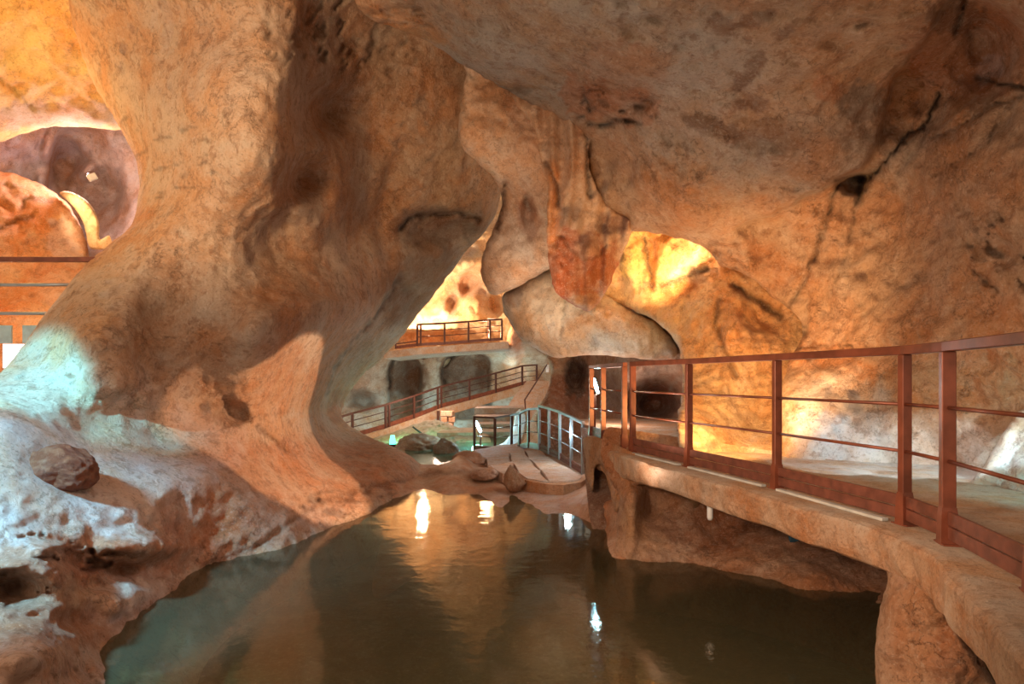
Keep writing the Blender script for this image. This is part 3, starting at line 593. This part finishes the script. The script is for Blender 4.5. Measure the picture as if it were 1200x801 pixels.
def water_mat():
    m, nt, b = new_mat('murky_green_water'); N = nt.nodes.new; L = nt.links.new; nt.nodes.remove(b)
    out = nt.nodes['Material Output']; tr = N('ShaderNodeBsdfTransparent'); tr.inputs[0].default_value = (.66, .66, .46, 1)
    gl = N('ShaderNodeBsdfGlossy'); gl.inputs['Roughness'].default_value = .05; gl.inputs[0].default_value = (1, .97, .9, 1)
    df = N('ShaderNodeBsdfDiffuse'); df.inputs[0].default_value = (.11, .105, .06, 1)
    mx0 = N('ShaderNodeMixShader'); mx0.inputs[0].default_value = .38; L(tr.outputs[0], mx0.inputs[1]); L(df.outputs[0], mx0.inputs[2])
    fr = N('ShaderNodeFresnel'); fr.inputs[0].default_value = 1.5
    mx = N('ShaderNodeMixShader'); L(fr.outputs[0], mx.inputs[0]); L(mx0.outputs[0], mx.inputs[1]); L(gl.outputs[0], mx.inputs[2]); L(mx.outputs[0], out.inputs[0])
    tc = N('ShaderNodeTexCoord'); mp = N('ShaderNodeMapping'); mp.inputs['Scale'].default_value = (1, 1, 1); L(tc.outputs['Object'], mp.inputs[0])
    n = N('ShaderNodeTexNoise'); n.inputs['Scale'].default_value = 9; n.inputs['Detail'].default_value = 4; L(mp.outputs[0], n.inputs['Vector'])
    n2 = N('ShaderNodeTexNoise'); n2.inputs['Scale'].default_value = 1.3; n2.inputs['Detail'].default_value = 2; L(mp.outputs[0], n2.inputs['Vector'])
    a = N('ShaderNodeMath'); a.operation = 'MULTIPLY_ADD'; a.inputs[1].default_value = 3; L(n2.outputs[0], a.inputs[0]); L(n.outputs[0], a.inputs[2])
    bp = N('ShaderNodeBump'); bp.inputs['Strength'].default_value = .05; bp.inputs['Distance'].default_value = .05
    L(a.outputs[0], bp.inputs['Height']); L(bp.outputs[0], gl.inputs['Normal']); L(bp.outputs[0], fr.inputs['Normal'])
    return m
bm = bmesh.new(); bmesh.ops.create_grid(bm, x_segments=1, y_segments=1, size=1)
for v in bm.verts: v.co = Vector((v.co.x * 7, 6.2 + v.co.y * 6.0, 0))
setp(finish('pool_water', bm, water_mat()), 'still murky olive green water of the cave pool', 'water', kind='stuff')

# ---------------------------------------------------------------- concrete walkway
EDGE = [(1.12,9.3),(1.13,8.7),(1.30,6.9),(1.62,5.7),(1.95,4.5),(2.14,3.75),(2.19,3.45),(2.15,3.06),(1.66,1.94),(1.2,.9)]
INNER = [(4.0,.9),(5.3,2.2),(6.6,4.5),(7.6,7.6),(7.4,12),(4.5,13.5),(1.2,13.2),(1.6,10.5),(1.45,9.6)]
def slab():
    pts = []
    for (x0, y0), (x1, y1) in zip(EDGE[:-1], EDGE[1:]):
        L = math.hypot(x1 - x0, y1 - y0); k = max(1, int(L / .06))
        for j in range(k): pts.append((x0 + (x1 - x0) * j / k, y0 + (y1 - y0) * j / k))
    pts.append(EDGE[-1]); P3 = np.array([(x, y, 0) for x, y in pts]); n = len(pts)
    nx = fbm(P3 * 2, 3) * .05
    rows = []   # profile rows across the edge: (inward offset, z)
    for off, z, amp in ((.5,1.1,0),(.2,1.1,.2),(.06,1.098,.6),(.012,1.085,1),(0,1.06,1),(0,1.01,1.1),(0,.96,1.1),(.0,.91,1.2),(.015,.87,1.3),(.05,.85,1.3),(.4,.84,0),(.9,.84,0)):
        rr = []
        for i in range(n):
            a = Vector(pts[max(i - 2, 0)]); b = Vector(pts[min(i + 2, n - 1)]); t = (b - a).normalized(); inn = Vector((-t.y, t.x))
            if inn.x < 0 and i < n * .98 and inn.dot(Vector((1, .3))) < 0: inn = -inn
            q = np.array([[pts[i][0], pts[i][1], z]])
            e = off + nx[i] * amp * .6 + float(fbm(q * 6, 3)[0]) * .035 * amp
            thick = z if z > 1 else z - .12 * float(sm(np.array([(pts[i][1] - 6.3) / 2])[0])) * (1.06 - z) / .2
            rr.append((pts[i][0] + inn.x * e, pts[i][1] + inn.y * e, thick + float(perlin(q * 4)[0]) * .012 * amp))
        rows.append(rr)
    v = [p for r in rows for p in r]; f = []
    for r in range(len(rows) - 1):
        for i in range(n - 1): f.append((r * n + i, r * n + i + 1, (r + 1) * n + i + 1, (r + 1) * n + i))
    # deck polygon behind the edge
    st = len(v); v += [(x, y, 1.1) for x, y in INNER]
    f.append([i for i in range(n)] + [st + k for k in range(len(INNER))])
    me = bpy.data.meshes.new('walkway_slab'); me.from_pydata(v, [], f)
    va = np.array(v); col = np.tile(np.array((.60,.42,.30)), (len(v), 1))
    top = (va[:, 2] > 1.083)[:, None]; col = np.where(top, np.array((.60,.48,.38)), col)
    nn = sm((fbm(va * 1.7, 4) + .1) * 4)[:, None] * .5 * (va[:, 2] < 1.09)[:, None]; col = col * (1 - nn) + np.array((.55,.28,.13)) * nn
    ca = me.color_attributes.new('Col', 'FLOAT_COLOR', 'POINT'); ca.data.foreach_set('color', np.c_[col, np.ones(len(v))].ravel().astype(np.float32))
    bmm = bmesh.new(); bmm.from_mesh(me); bmesh.ops.recalc_face_normals(bmm, faces=bmm.faces); bmm.to_mesh(me); bmm.free()
    return link('floor_walkway', me, CONCRETE)
setp(slab(), kind='structure')
# hanging end of the slab at its left end
setp(rock('trim_5',
 [(686,512,3),(700,512,0),(742,530,0),(775,548,0),(778,565,6),(765,570,8),(752,568,8),(738,572,8),(728,590,8),(722,600,8),(718,588,8),(712,565,8),(704,545,8),(697,548,8),(694,575,6),(688,560,6),(685,530,5)],
 [(688,520,8.35),(700,535,8.0),(740,545,7.0),(720,570,7.25),(770,560,6.6),(690,550,8.3)],
 (.56,.34,.20), ROCK, 2.2, .04, 3, .03, 8, skirt=.35, wob=1.2, blobs=[(720,560,10,24,0,(.62,.34,.16),.7)]), kind='structure')

# ---------------------------------------------------------------- railings
def Z(p, z): return Vector((p[0], p[1], z))
def railing(name, pts, H, mat, label, group=None, pw=(.042, .07), top=(.06, .055), mids=(.45, .74), kick=((.03, .10), (.108, .18)), midr=.011, boots=True, board=BOARD, base=None, posts=None, cat='railing', tray=False, topmat=None, tail=0):
    """pts: list of (x, y, z) feet"""
    pts = [Vector(p) for p in pts]; root = empty(name, pts[0], label, cat, group)
    sc = H / 1.1
    for i, p in enumerate(pts):
        if posts and i not in posts: continue
        a = pts[max(i - 1, 0)]; b = pts[min(i + 1, len(pts) - 1)]; d = (b - a); d.z = 0; d.normalize()
        bm = bmesh.new(); s = Vector((-d.y, d.x, 0))
        # a flat-bar post turned across the rail
        vs = []
        for z in (0, H - top[1]):
            for i1, j1 in ((-1, -1), (1, -1), (1, 1), (-1, 1)):
                vs.append(bm.verts.new(p + Vector((0, 0, z)) + d * i1 * pw[0] / 2 + s * j1 * pw[1] / 2))
        for f in ((3, 2, 1, 0), (4, 5, 6, 7), (0, 1, 5, 4), (1, 2, 6, 5), (2, 3, 7, 6), (3, 0, 4, 7)): bm.faces.new([vs[k] for k in f])
        bmesh.ops.bevel(bm, geom=bm.edges[:], offset=.004, segments=1, affect='EDGES')
        po = finish('post', bm, mat, root)
        if boots:
            bm = bmesh.new()
            vs = []
            for z, e in ((-.01, 1.55), (.012, 1.5), (.16, 1.28), (.20, 1.06)):
                for i1, j1 in ((-1, -1), (1, -1), (1, 1), (-1, 1)):
                    vs.append(bm.verts.new(p + Vector((0, 0, z)) + d * i1 * pw[0] * e / 2 + s * j1 * pw[1] * (e * .5 + .5) / 2))
            for k in range(3):
                for q in range(4):
                    a_, b_ = k * 4 + q, k * 4 + (q + 1) % 4; bm.faces.new((vs[a_], vs[b_], vs[b_ + 4], vs[a_ + 4]))
            bm.faces.new(vs[0:4][::-1]); bm.faces.new(vs[12:16])
            o = finish('post_boot', bm, mat, None); o.parent = po
            bm = bmesh.new(); c = p + Vector((0, 0, .004))
            bar_mesh(bm, c - d * .06, c + d * .06, pw[1] * 1.25, .008)
            o = finish('foot_plate', bm, mat, None); o.parent = po
    for a, b in zip(pts[:-1], pts[1:]):
        d = (b - a).normalized()
        if tray:
            o = Vector((-d.y, d.x, 0)); o = o if o.x < 0 else -o
            bar('cable_tray', a + o * .055 + d * .09 + Vector((0, 0, .012)), b + o * .055 - d * .09 + Vector((0, 0, .012)), .05, .02, TRAY, root)['label'] = 'pale grey strip along the slab edge'
        up = Vector((0, 0, H - top[1] / 2))
        bar('top_rail', a + up - d * (.03 + (tail if a is pts[0] else 0)), b + up + d * .03, top[0], top[1], topmat or mat, root, .004)
        for m in mids: tube('mid_rail', [a + Vector((0, 0, m * sc)), b + Vector((0, 0, m * sc))], midr, topmat or mat, root, 8)
        for lo, hi in kick:
            z = (lo + hi) / 2 * sc
            bar('kick_board', a + Vector((0, 0, z)) + d * .02, b + Vector((0, 0, z)) - d * .02, .022, (hi - lo) * sc, board, root, .004)
    return root
z = 1.1
railing('walkway_railing', [(1.20,9.02,z),(1.275,8.35,z),(1.41,7.5,z)], 1.1, RUST, 'far short section of brown steel railing at the lamp end of the walkway')
railing('walkway_railing', [(1.455,7.2,z),(1.80,6.08,z),(2.16,4.87,z),(2.42,3.68,z)], 1.1, RUST, 'long brown steel railing along the middle of the concrete walkway', tray=True)
railing('walkway_railing', [(2.37,3.25,z),(2.19,2.49,z),(1.72,1.7,z)], 1.1, RUST, 'nearest brown steel railing section running out of the right edge', tail=.0)
r = railing('walkway_railing', [(2.42,3.68,z),(2.37,3.25,z)], 1.1, RUST, 'short brown railing piece joining the two near sections at the bend', posts=[9], boots=False)

tube_pts = lambda *a: [P(*q) for q in a]
# landing railing (grey-blue lit) and dark railing behind the landing
f = [(632,527,14),(643.5,532,13.45),(656,538.5,12.85),(669.5,547,12.3),(683,556,11.8)]
railing('landing_railing', [P(*q) for q in f], 1.06, STEEL, 'grey steel railing stepping down along the paved landing below the walkway', pw=(.045,.06), midr=.012, boots=False, mids=(.42,.72), kick=((.0,.07),(.08,.16)))
f = [(556,527,17.6),(580,529,17.1),(599.5,528,16.3),(609,527,15.8),(619.5,524.5,15.0),(632,527,14)]
railing('landing_railing', [P(*q) for q in f], 1.0, DARKRAIL, 'dark brown railing crossing behind the paved landing above the green pond', pw=(.06,.06), midr=.012, boots=False, posts=[0,1,2,3,4], kick=((.0,.16),), board=RUST)
# ramp railing
f = [(400,517,25),(413,512.5,25.5),(452,501.5,26.5),(456,500,26.6),(485,490,27.6),(513,479,29),(517,477.5,29.1),(550,468.5,30.5),(581,460,31.7),(612,451,32.5),(629,449,33.5)]
rpts = [P(*q) for q in f]
railing('ramp_railing', rpts, 1.08, DARKRAIL, 'dark railing climbing the long sloping ramp in the far chamber', pw=(.10,.08), top=(.1,.08), midr=.02, boots=False, kick=((.0,.2),), board=RUST)
def deck_strip(name, pts, width, thick, mat, colr, back=Vector((-.25, 1, 0))):
    bm = bmesh.new(); rows = []
    for p in pts:
        p = Vector(p); q = p + back.normalized() * width
        rows.append([bm.verts.new(p), bm.verts.new(q), bm.verts.new(q - Vector((0, 0, thick))), bm.verts.new(p - Vector((0, 0, thick)))])
    for a, b in zip(rows, rows[1:]):
        for k in range(4): bm.faces.new((a[k], a[(k + 1) % 4], b[(k + 1) % 4], b[k]))
    bm.faces.new(rows[0]); bm.faces.new(rows[-1][::-1])
    o = finish(name, bm, mat)
    ca = o.data.color_attributes.new('Col', 'FLOAT_COLOR', 'POINT')
    for c in ca.data: c.color = (*colr, 1)
    return o
setp(deck_strip('floor_ramp', [p + Vector((0, -.12, -.02)) for p in rpts], 1.7, .42, CONCRETE, (.58,.44,.32)), kind='structure')
# stair rail at the head of the ramp
sr = empty('stair_railing', P(640,448,31), 'short slanted handrail with white cap beside the head of the ramp', 'railing')
tube('hand_rail', tube_pts((641,427,31),(628,448,29.5),(615,468,28),(615,470,28)), .035, DARKRAIL, sr)
tube('post', tube_pts((615,468,28),(616,482,28)), .035, DARKRAIL, sr)
tube('post', tube_pts((641.5,427,31),(641.5,436,31)), .08, WHITEM, sr)
setp(deck_strip('floor_stair', [P(644,446,31.2), P(632,462,29.6), P(619,484,28)], 1.2, .5, CONCRETE, (.6,.45,.36), Vector((-1,.2,0))), kind='structure')
bar('post', P(513.5,481,28.9), P(513.5,506,28.9), .14, .14, DARKRAIL, None).name = 'ramp_column'
setp(bpy.data.objects['ramp_column'], 'slim dark steel column under the middle of the far ramp', 'column')
# gallery
GP = [P(*q) for q in ((489,405.5,30),(493,405,30),(521,403.5,30.2),(549,401.5,30.4),(574,399.5,30.6),(588,398.5,30.7))]
railing('gallery_railing', GP, 1.12, DARKRAIL, 'dark steel railing on the high gallery before the glowing orange alcove', pw=(.10,.09), top=(.1,.09), midr=.022, boots=False, kick=((.0,.14),))
railing('gallery_railing', [P(464,408.5,30.6), P(489,405.5,30)], .28, DARKRAIL, 'low dark kerb bar at the left end of the high gallery', pw=(.08,.08), boots=False, mids=(), kick=((.0,.6),), board=RUST, cat='kerb')
railing('gallery_railing', [P(588,398.5,30.7), P(572,396,33)], 1.1, DARKRAIL, 'short return of dark railing at the right end of the high gallery', pw=(.09,.09), midr=.02, boots=False, kick=())
setp(deck_strip('floor_gallery', [P(450,412,30.6), P(489,407,30), P(549,403,30.4), P(596,400,30.8)], 4.5, .35, CONCRETE, (.5,.38,.3), Vector((0,1,0))), kind='structure')
# upper left platform railing
u = empty('upper_railing', P(-20,400,7.6), 'brown and bright steel rails of the upper platform at the left edge', 'railing')
bar('top_rail', P(-60,304,7.6), P(112,304,7.9), .06, .065, RUST, u)
for y in (333.5, 367): tube('mid_rail', [P(-60, y, 7.6), P(112, y, 7.9)], .022, STEEL, u)
bar('post', P(-22,303,7.7), P(-22,440,7.7), .06, .08, RUST, u)
for i, (a, b, c, d, lab) in enumerate((( -6,381,14,402,'pale blue panel under the upper railing at the very left edge'),(27,381,46,402,'pale blue panel under the upper railing touching the pillar slope'),(4,403,44,431,'glowing white panel below the two pale blue panels at left'))):
    bm = bmesh.new(); D = 8.4 + .1 * (i == 2); bar_mesh(bm, P((a + c) / 2, b, D), P((a + c) / 2, d, D), (c - a) * D / F, .03, Vector((0, 1, 0)), .004)
    o = finish('light_panel', bm, PANEL if i == 2 else plain('pale_blue_panel', (.5,.72,.78), .4)); setp(o, lab, 'panel', 'panels below the upper platform')
setp(deck_strip('floor_upper', [P(-120,440,8.3), P(110,440,8.3)], 3.2, .2, CONCRETE, (.6,.4,.3), Vector((0,1,0))), kind='structure')

# ---------------------------------------------------------------- lamps
def flood(px, py, D, label, top, bot, foot, group='cyan tube lamps on stands'):
    root = empty('tube_lamp', P(px, foot, D), label, 'lamp', group)
    a = P(*top, D); b = P(*bot, D); r = .028 * D / 10
    tube('tube', [a, a.lerp(b, .12), a.lerp(b, .88), b], [r * .5, r, r, r * .5], TUBE, root, 10)
    tube('lamp_cap', [b, b + (b - a) * .16], r * 1.1, GREYP, root, 10)
    tube('stand', [b + (b - a) * .14, P(px + 1, bot[1] + 4, D), P(px + 1, foot, D)], .018 * D / 10, RUST, root, 8)
    bar('foot_plate', P(px - 3, foot, D), P(px + 5, foot, D), .12, .02, RUST, root)
    light('tube_lamp_glow', 'POINT', a.lerp(b, .5) + Vector((0, -.12, 0)), 26 * (D / 10) ** 2, CYAN, None, .06)
flood(696, 452, 9.9, 'slanted cyan tube lamp on a stand behind the far end of the walkway railing', (695.5, 443), (700.5, 459), 507)
flood(562, 500, 18.0, 'slanted cyan tube lamp on a stand behind the dark railing of the landing', (557, 493), (563, 505), 524)
# small floodlight up left
fl = empty('floodlight', P(108,208,12), 'small white floodlight fixed to violet rock in the upper left chamber', 'lamp')
bar('housing', P(103.5,209,12), P(112.5,206,12.1), .10, .13, WHITEM, fl, .01)
bar('bracket', P(103,203,12.3), P(105,208,12.1), .03, .03, BLACK, fl)
# small pendant socket under the slab, blue clip, cable
so = empty('hanging_socket', P(832,588,6.0), 'small grey socket hanging under the walkway slab', 'socket')
tube('cord', [P(831.5,580,5.9), P(832,592,5.9)], .006, GREYP, so)
tube('body', [P(832,590,5.9), P(832,593,5.9), P(832,606,5.9), P(832,609,5.9)], [.012,.03,.03,.02], WHITEM, so, 10)
bm = bmesh.new(); bmesh.ops.create_icosphere(bm, subdivisions=2, radius=1)
for v in bm.verts: v.co = P(931,629,5.2) + Vector((v.co.x * .06, v.co.y * .03, v.co.z * .045)) * (1 + .2 * math.sin(v.co.x * 9))
setp(finish('blue_rag', bm, plain('dark_blue_cloth', (.02,.07,.12), .8)), 'small dark blue rag stuck on the rock under the walkway slab', 'rag')

# ---------------------------------------------------------------- landing paving
land = empty('floor_landing', P(632,530,14)); setp(land, kind='structure')
LZ = .23
def wpt(px, py, z=LZ): D = (EYE - z) * F / (py - HY); return Vector(((px - 600) / F * D, D, z))
def slabstone(q, h=.16):
    c = sum((wpt(*p) for p in q), Vector()) / len(q); bm = bmesh.new(); top = []; bot = []; rim = []
    zz = random.uniform(-.008, .012)
    for i, p in enumerate(q):
        a = wpt(*q[i]); b = wpt(*q[(i + 1) % len(q)])
        for t in (0, .33, .66):
            w = a.lerp(b, t); w = c + (w - c) * (1 - .03 / max((w - c).length, .1)); j = Vector((random.uniform(-.02, .02), random.uniform(-.03, .03), 0))
            rim.append(bm.verts.new(w + j + Vector((0, 0, zz - .02)))); top.append(bm.verts.new(c + (w + j - c) * .96 + Vector((0, 0, zz)))); bot.append(bm.verts.new(w + j + Vector((0, 0, -h))))
    n = len(rim); bm.faces.new(top)
    for i in range(n):
        k = (i + 1) % n; bm.faces.new((top[i], top[k], rim[k], rim[i])); bm.faces.new((rim[i], rim[k], bot[k], bot[i]))
    o = finish('paving_stone', bm, CONCRETE, land)
    ca = o.data.color_attributes.new('Col', 'FLOAT_COLOR', 'POINT'); c0 = random.uniform(.92, 1.08)
    for cc in ca.data: cc.color = (.62 * c0, .44 * c0, .34 * c0, 1)
for q in ([(566,534),(596,530),(600,540),(572,546)],[(596,530),(614,527),(620,537),(600,540)],[(614,527),(634,527),(642,534),(620,537)],
          [(572,546),(600,540),(606,553),(590,556)],[(600,540),(620,537),(632,550),(608,556)],[(620,537),(642,534),(660,545),(632,550)],
          [(606,553),(632,550),(644,565),(616,561)],[(632,550),(660,545),(686,558),(678,563),(644,565)]): slabstone(q)
setp(deck_strip('trim_6', [wpt(600,556,.215), wpt(618,563,.215), wpt(640,567,.215), wpt(660,568,.215), wpt(680,565,.215), wpt(692,558,.215)], .4, .3, CONCRETE, (.60,.33,.18), Vector((.1,1,0))), kind='structure')

# ---------------------------------------------------------------- loose stones
def boulder(name, px, py, D, rx, ry, rz, col, label, seed=0, peak=0, rot=0, mat=ROCK_WET, sub=5, amp=.22, base=None):
    """(px, py) is where its foot meets the ground"""
    bm = bmesh.new(); bmesh.ops.create_icosphere(bm, subdivisions=sub, radius=1)
    v = np.array([tuple(a.co) for a in bm.verts]); n = fbm(v * 1.3 + seed * 9.1, 4); n2 = fbm(v * 5 + seed, 3)
    r = 1 + amp * 1.6 * n + .06 * n2; v = v * r[:, None]
    if peak: k = np.clip((v[:, 2] + .3) / 1.3, 0, 1); v[:, 0] *= 1 - peak * k; v[:, 1] *= 1 - peak * k; v[:, 0] -= .35 * k * peak
    v = v * np.array((rx, ry, rz)); v[:, 2] += rz * .8
    for a, c in zip(bm.verts, v): a.co = c
    me = bpy.data.meshes.new(name); bm.to_mesh(me); bm.free()
    cc = np.tile(np.array(col), (len(v), 1)); k = (sm(n2 * 3 + .2) * .4)[:, None]; cc = cc * (1 - k) + np.array((.36,.17,.09)) * k
    ca = me.color_attributes.new('Col', 'FLOAT_COLOR', 'POINT'); ca.data.foreach_set('color', np.c_[cc, np.ones(len(cc))].ravel().astype(np.float32))
    o = link(name, me, mat, None, True); o.location = P(px, py, D); o.rotation_euler = (0, 0, rot)
    return setp(o, label, 'rock')
boulder('boulder', 67, 572, 5.05, .31, .24, .20, (.18,.05,.018), 'brown rounded boulder lying on the pale bluish slope at left', 3, mat=CLAY)
boulder('pointed_stone', 602, 574, 10.4, .20, .18, .24, (.40,.23,.13), 'brown pointed stone standing on the shore before the landing', 5, .62, mat=ROCK_WET)
boulder('low_stone', 568, 562, 11.3, .28, .22, .13, (.52,.34,.25), 'low rounded stone in the shallow water left of the pointed stone', 7)
boulder('low_stone', 549, 548, 13.0, .36, .3, .2, (.50,.26,.15), 'reddish low stone on the shore edge before the green pond', 8)
boulder('pond_rock', 523, 541, 17, .42, .4, .38, (.34,.30,.24), 'dark grey rock rising from the small green pond', 11, .4, mat=ROCK)
boulder('pond_rock', 494, 530, 18, .8, .7, .3, (.42,.34,.25), 'broad low rock on the left bank of the green pond', 12, .2, mat=ROCK)

# green pond, terraces and blocks behind the landing
bm = bmesh.new()
for q in ((480,548,14.0),(560,550,14.2),(600,512,21),(470,512,21)): 
    p = P(*q); bm.verts.new((p.x, p.y, -.1))
bm.faces.new(bm.verts)
pm = plain('green_pond_water', (.05,.13,.085), .12)
setp(finish('pond_water', bm, pm), 'small teal green pond between the shore and the far ramp', 'water', kind='stuff')
for i, (x0, x1, yt, yb, D, c) in enumerate(((512,560,507,517,20.5,(.55,.42,.3)),(556,612,497,505,22.5,(.42,.36,.34)),(556,616,488,495,24,(.40,.34,.33)),(556,614,478,486,25.5,(.40,.34,.33)),(560,614,506,516,21,(.42,.38,.36)))):
    setp(deck_strip('trim_%d' % (7 + i), [P(x0, yt, D), P(x1, yt - .5, D)], 2.0, (yb - yt) * D / F, CONCRETE, c, Vector((0,1,0))), kind='structure')
bw = empty('trim_block_wall', P(522,508,27)); setp(bw, kind='structure')
for r_ in range(4):
    for c_ in range(2):
        x = 516 + c_ * 8 + (r_ % 2) * 2; y = 481 + r_ * 7
        o = bar('stone_block', P(x, y + 3.2, 27), P(x + 7.3, y + 3.2, 27 + random.uniform(-.05, .05)), .5, .235, CONCRETE, bw, .02)
        ca = o.data.color_attributes.new('Col', 'FLOAT_COLOR', 'POINT')
        for cc in ca.data: cc.color = (.62, .40, .27, 1)
setp(rock('trim_bank', [(415,540,0),(418,520,4),(440,512,4),(475,501,4),(505,491,4),(520,494,4),(545,503,4),(565,505,4),(575,515,0),(570,530,0),(552,524,4),(540,528,4),(525,540,0),(505,540,4),(490,530,4),(470,524,4),(450,522,0),(430,530,0)],
 [(430,520,22),(470,515,21.5),(510,500,22.5),(550,510,20.5),(520,530,18.5),(490,525,20),(565,525,19)], (.52,.46,.34), ROCK, 1.8, .35, .8, .1, 3, skirt=1.5, blobs=[(480,512,22,8,0,(.62,.5,.36),.6)]), kind='structure')
# white hose coil hanging sheet near the dark rail
setp(rock('flow_stone', [(604,485,3),(612,478,3),(618,488,4),(617,505,4),(610,520,4),(590,526,4),(575,525,3),(590,518,3),(600,505,3)], [(610,490,18.5),(605,510,18),(585,522,17.8)], (.7,.72,.72), ROCK_SMOOTH, 2, .05, 2, .02, 5, skirt=.3, wob=.5), 'pale blue lit flowstone apron behind the dark landing railing', 'rock')
tube('drain_pipe', tube_pts((484,500,22),(492,506,21.8),(500,512,21.6),(512,514,21.4)), .035, BLACK); setp(bpy.data.objects['drain_pipe'], 'black flexible cable sagging across the bank below the ramp', 'cable')
gl = empty('green_lamp', P(460,518,20), 'glowing green lamp on the bank under the ramp', 'lamp')
tube('lens', tube_pts((460,510,20),(460,520,20)), [.07,.11], emit('green_glow', (.1, 1, .55), 3), gl, 10); tube('base', tube_pts((460,520,20),(460,523,20)), .12, BLACK, gl, 10)
# teal lit rock on the far side of the walkway deck, right edge
setp(rock('deck_rock', [(1136,568,5),(1150,550,8),(1165,525,10),(1180,500,10),(1200,478,10),(1240,470,0),(1260,590,0),(1200,580,5),(1165,572,5)], [(1170,550,5.0),(1200,520,4.9),(1240,540,4.6),(1140,566,5.1)], (.66,.66,.62), ROCK, 3, .05, 2, .03, 6, skirt=.8, wob=1.5),
     'pale teal lit rock slope rising beyond the deck at the right edge', 'rock')
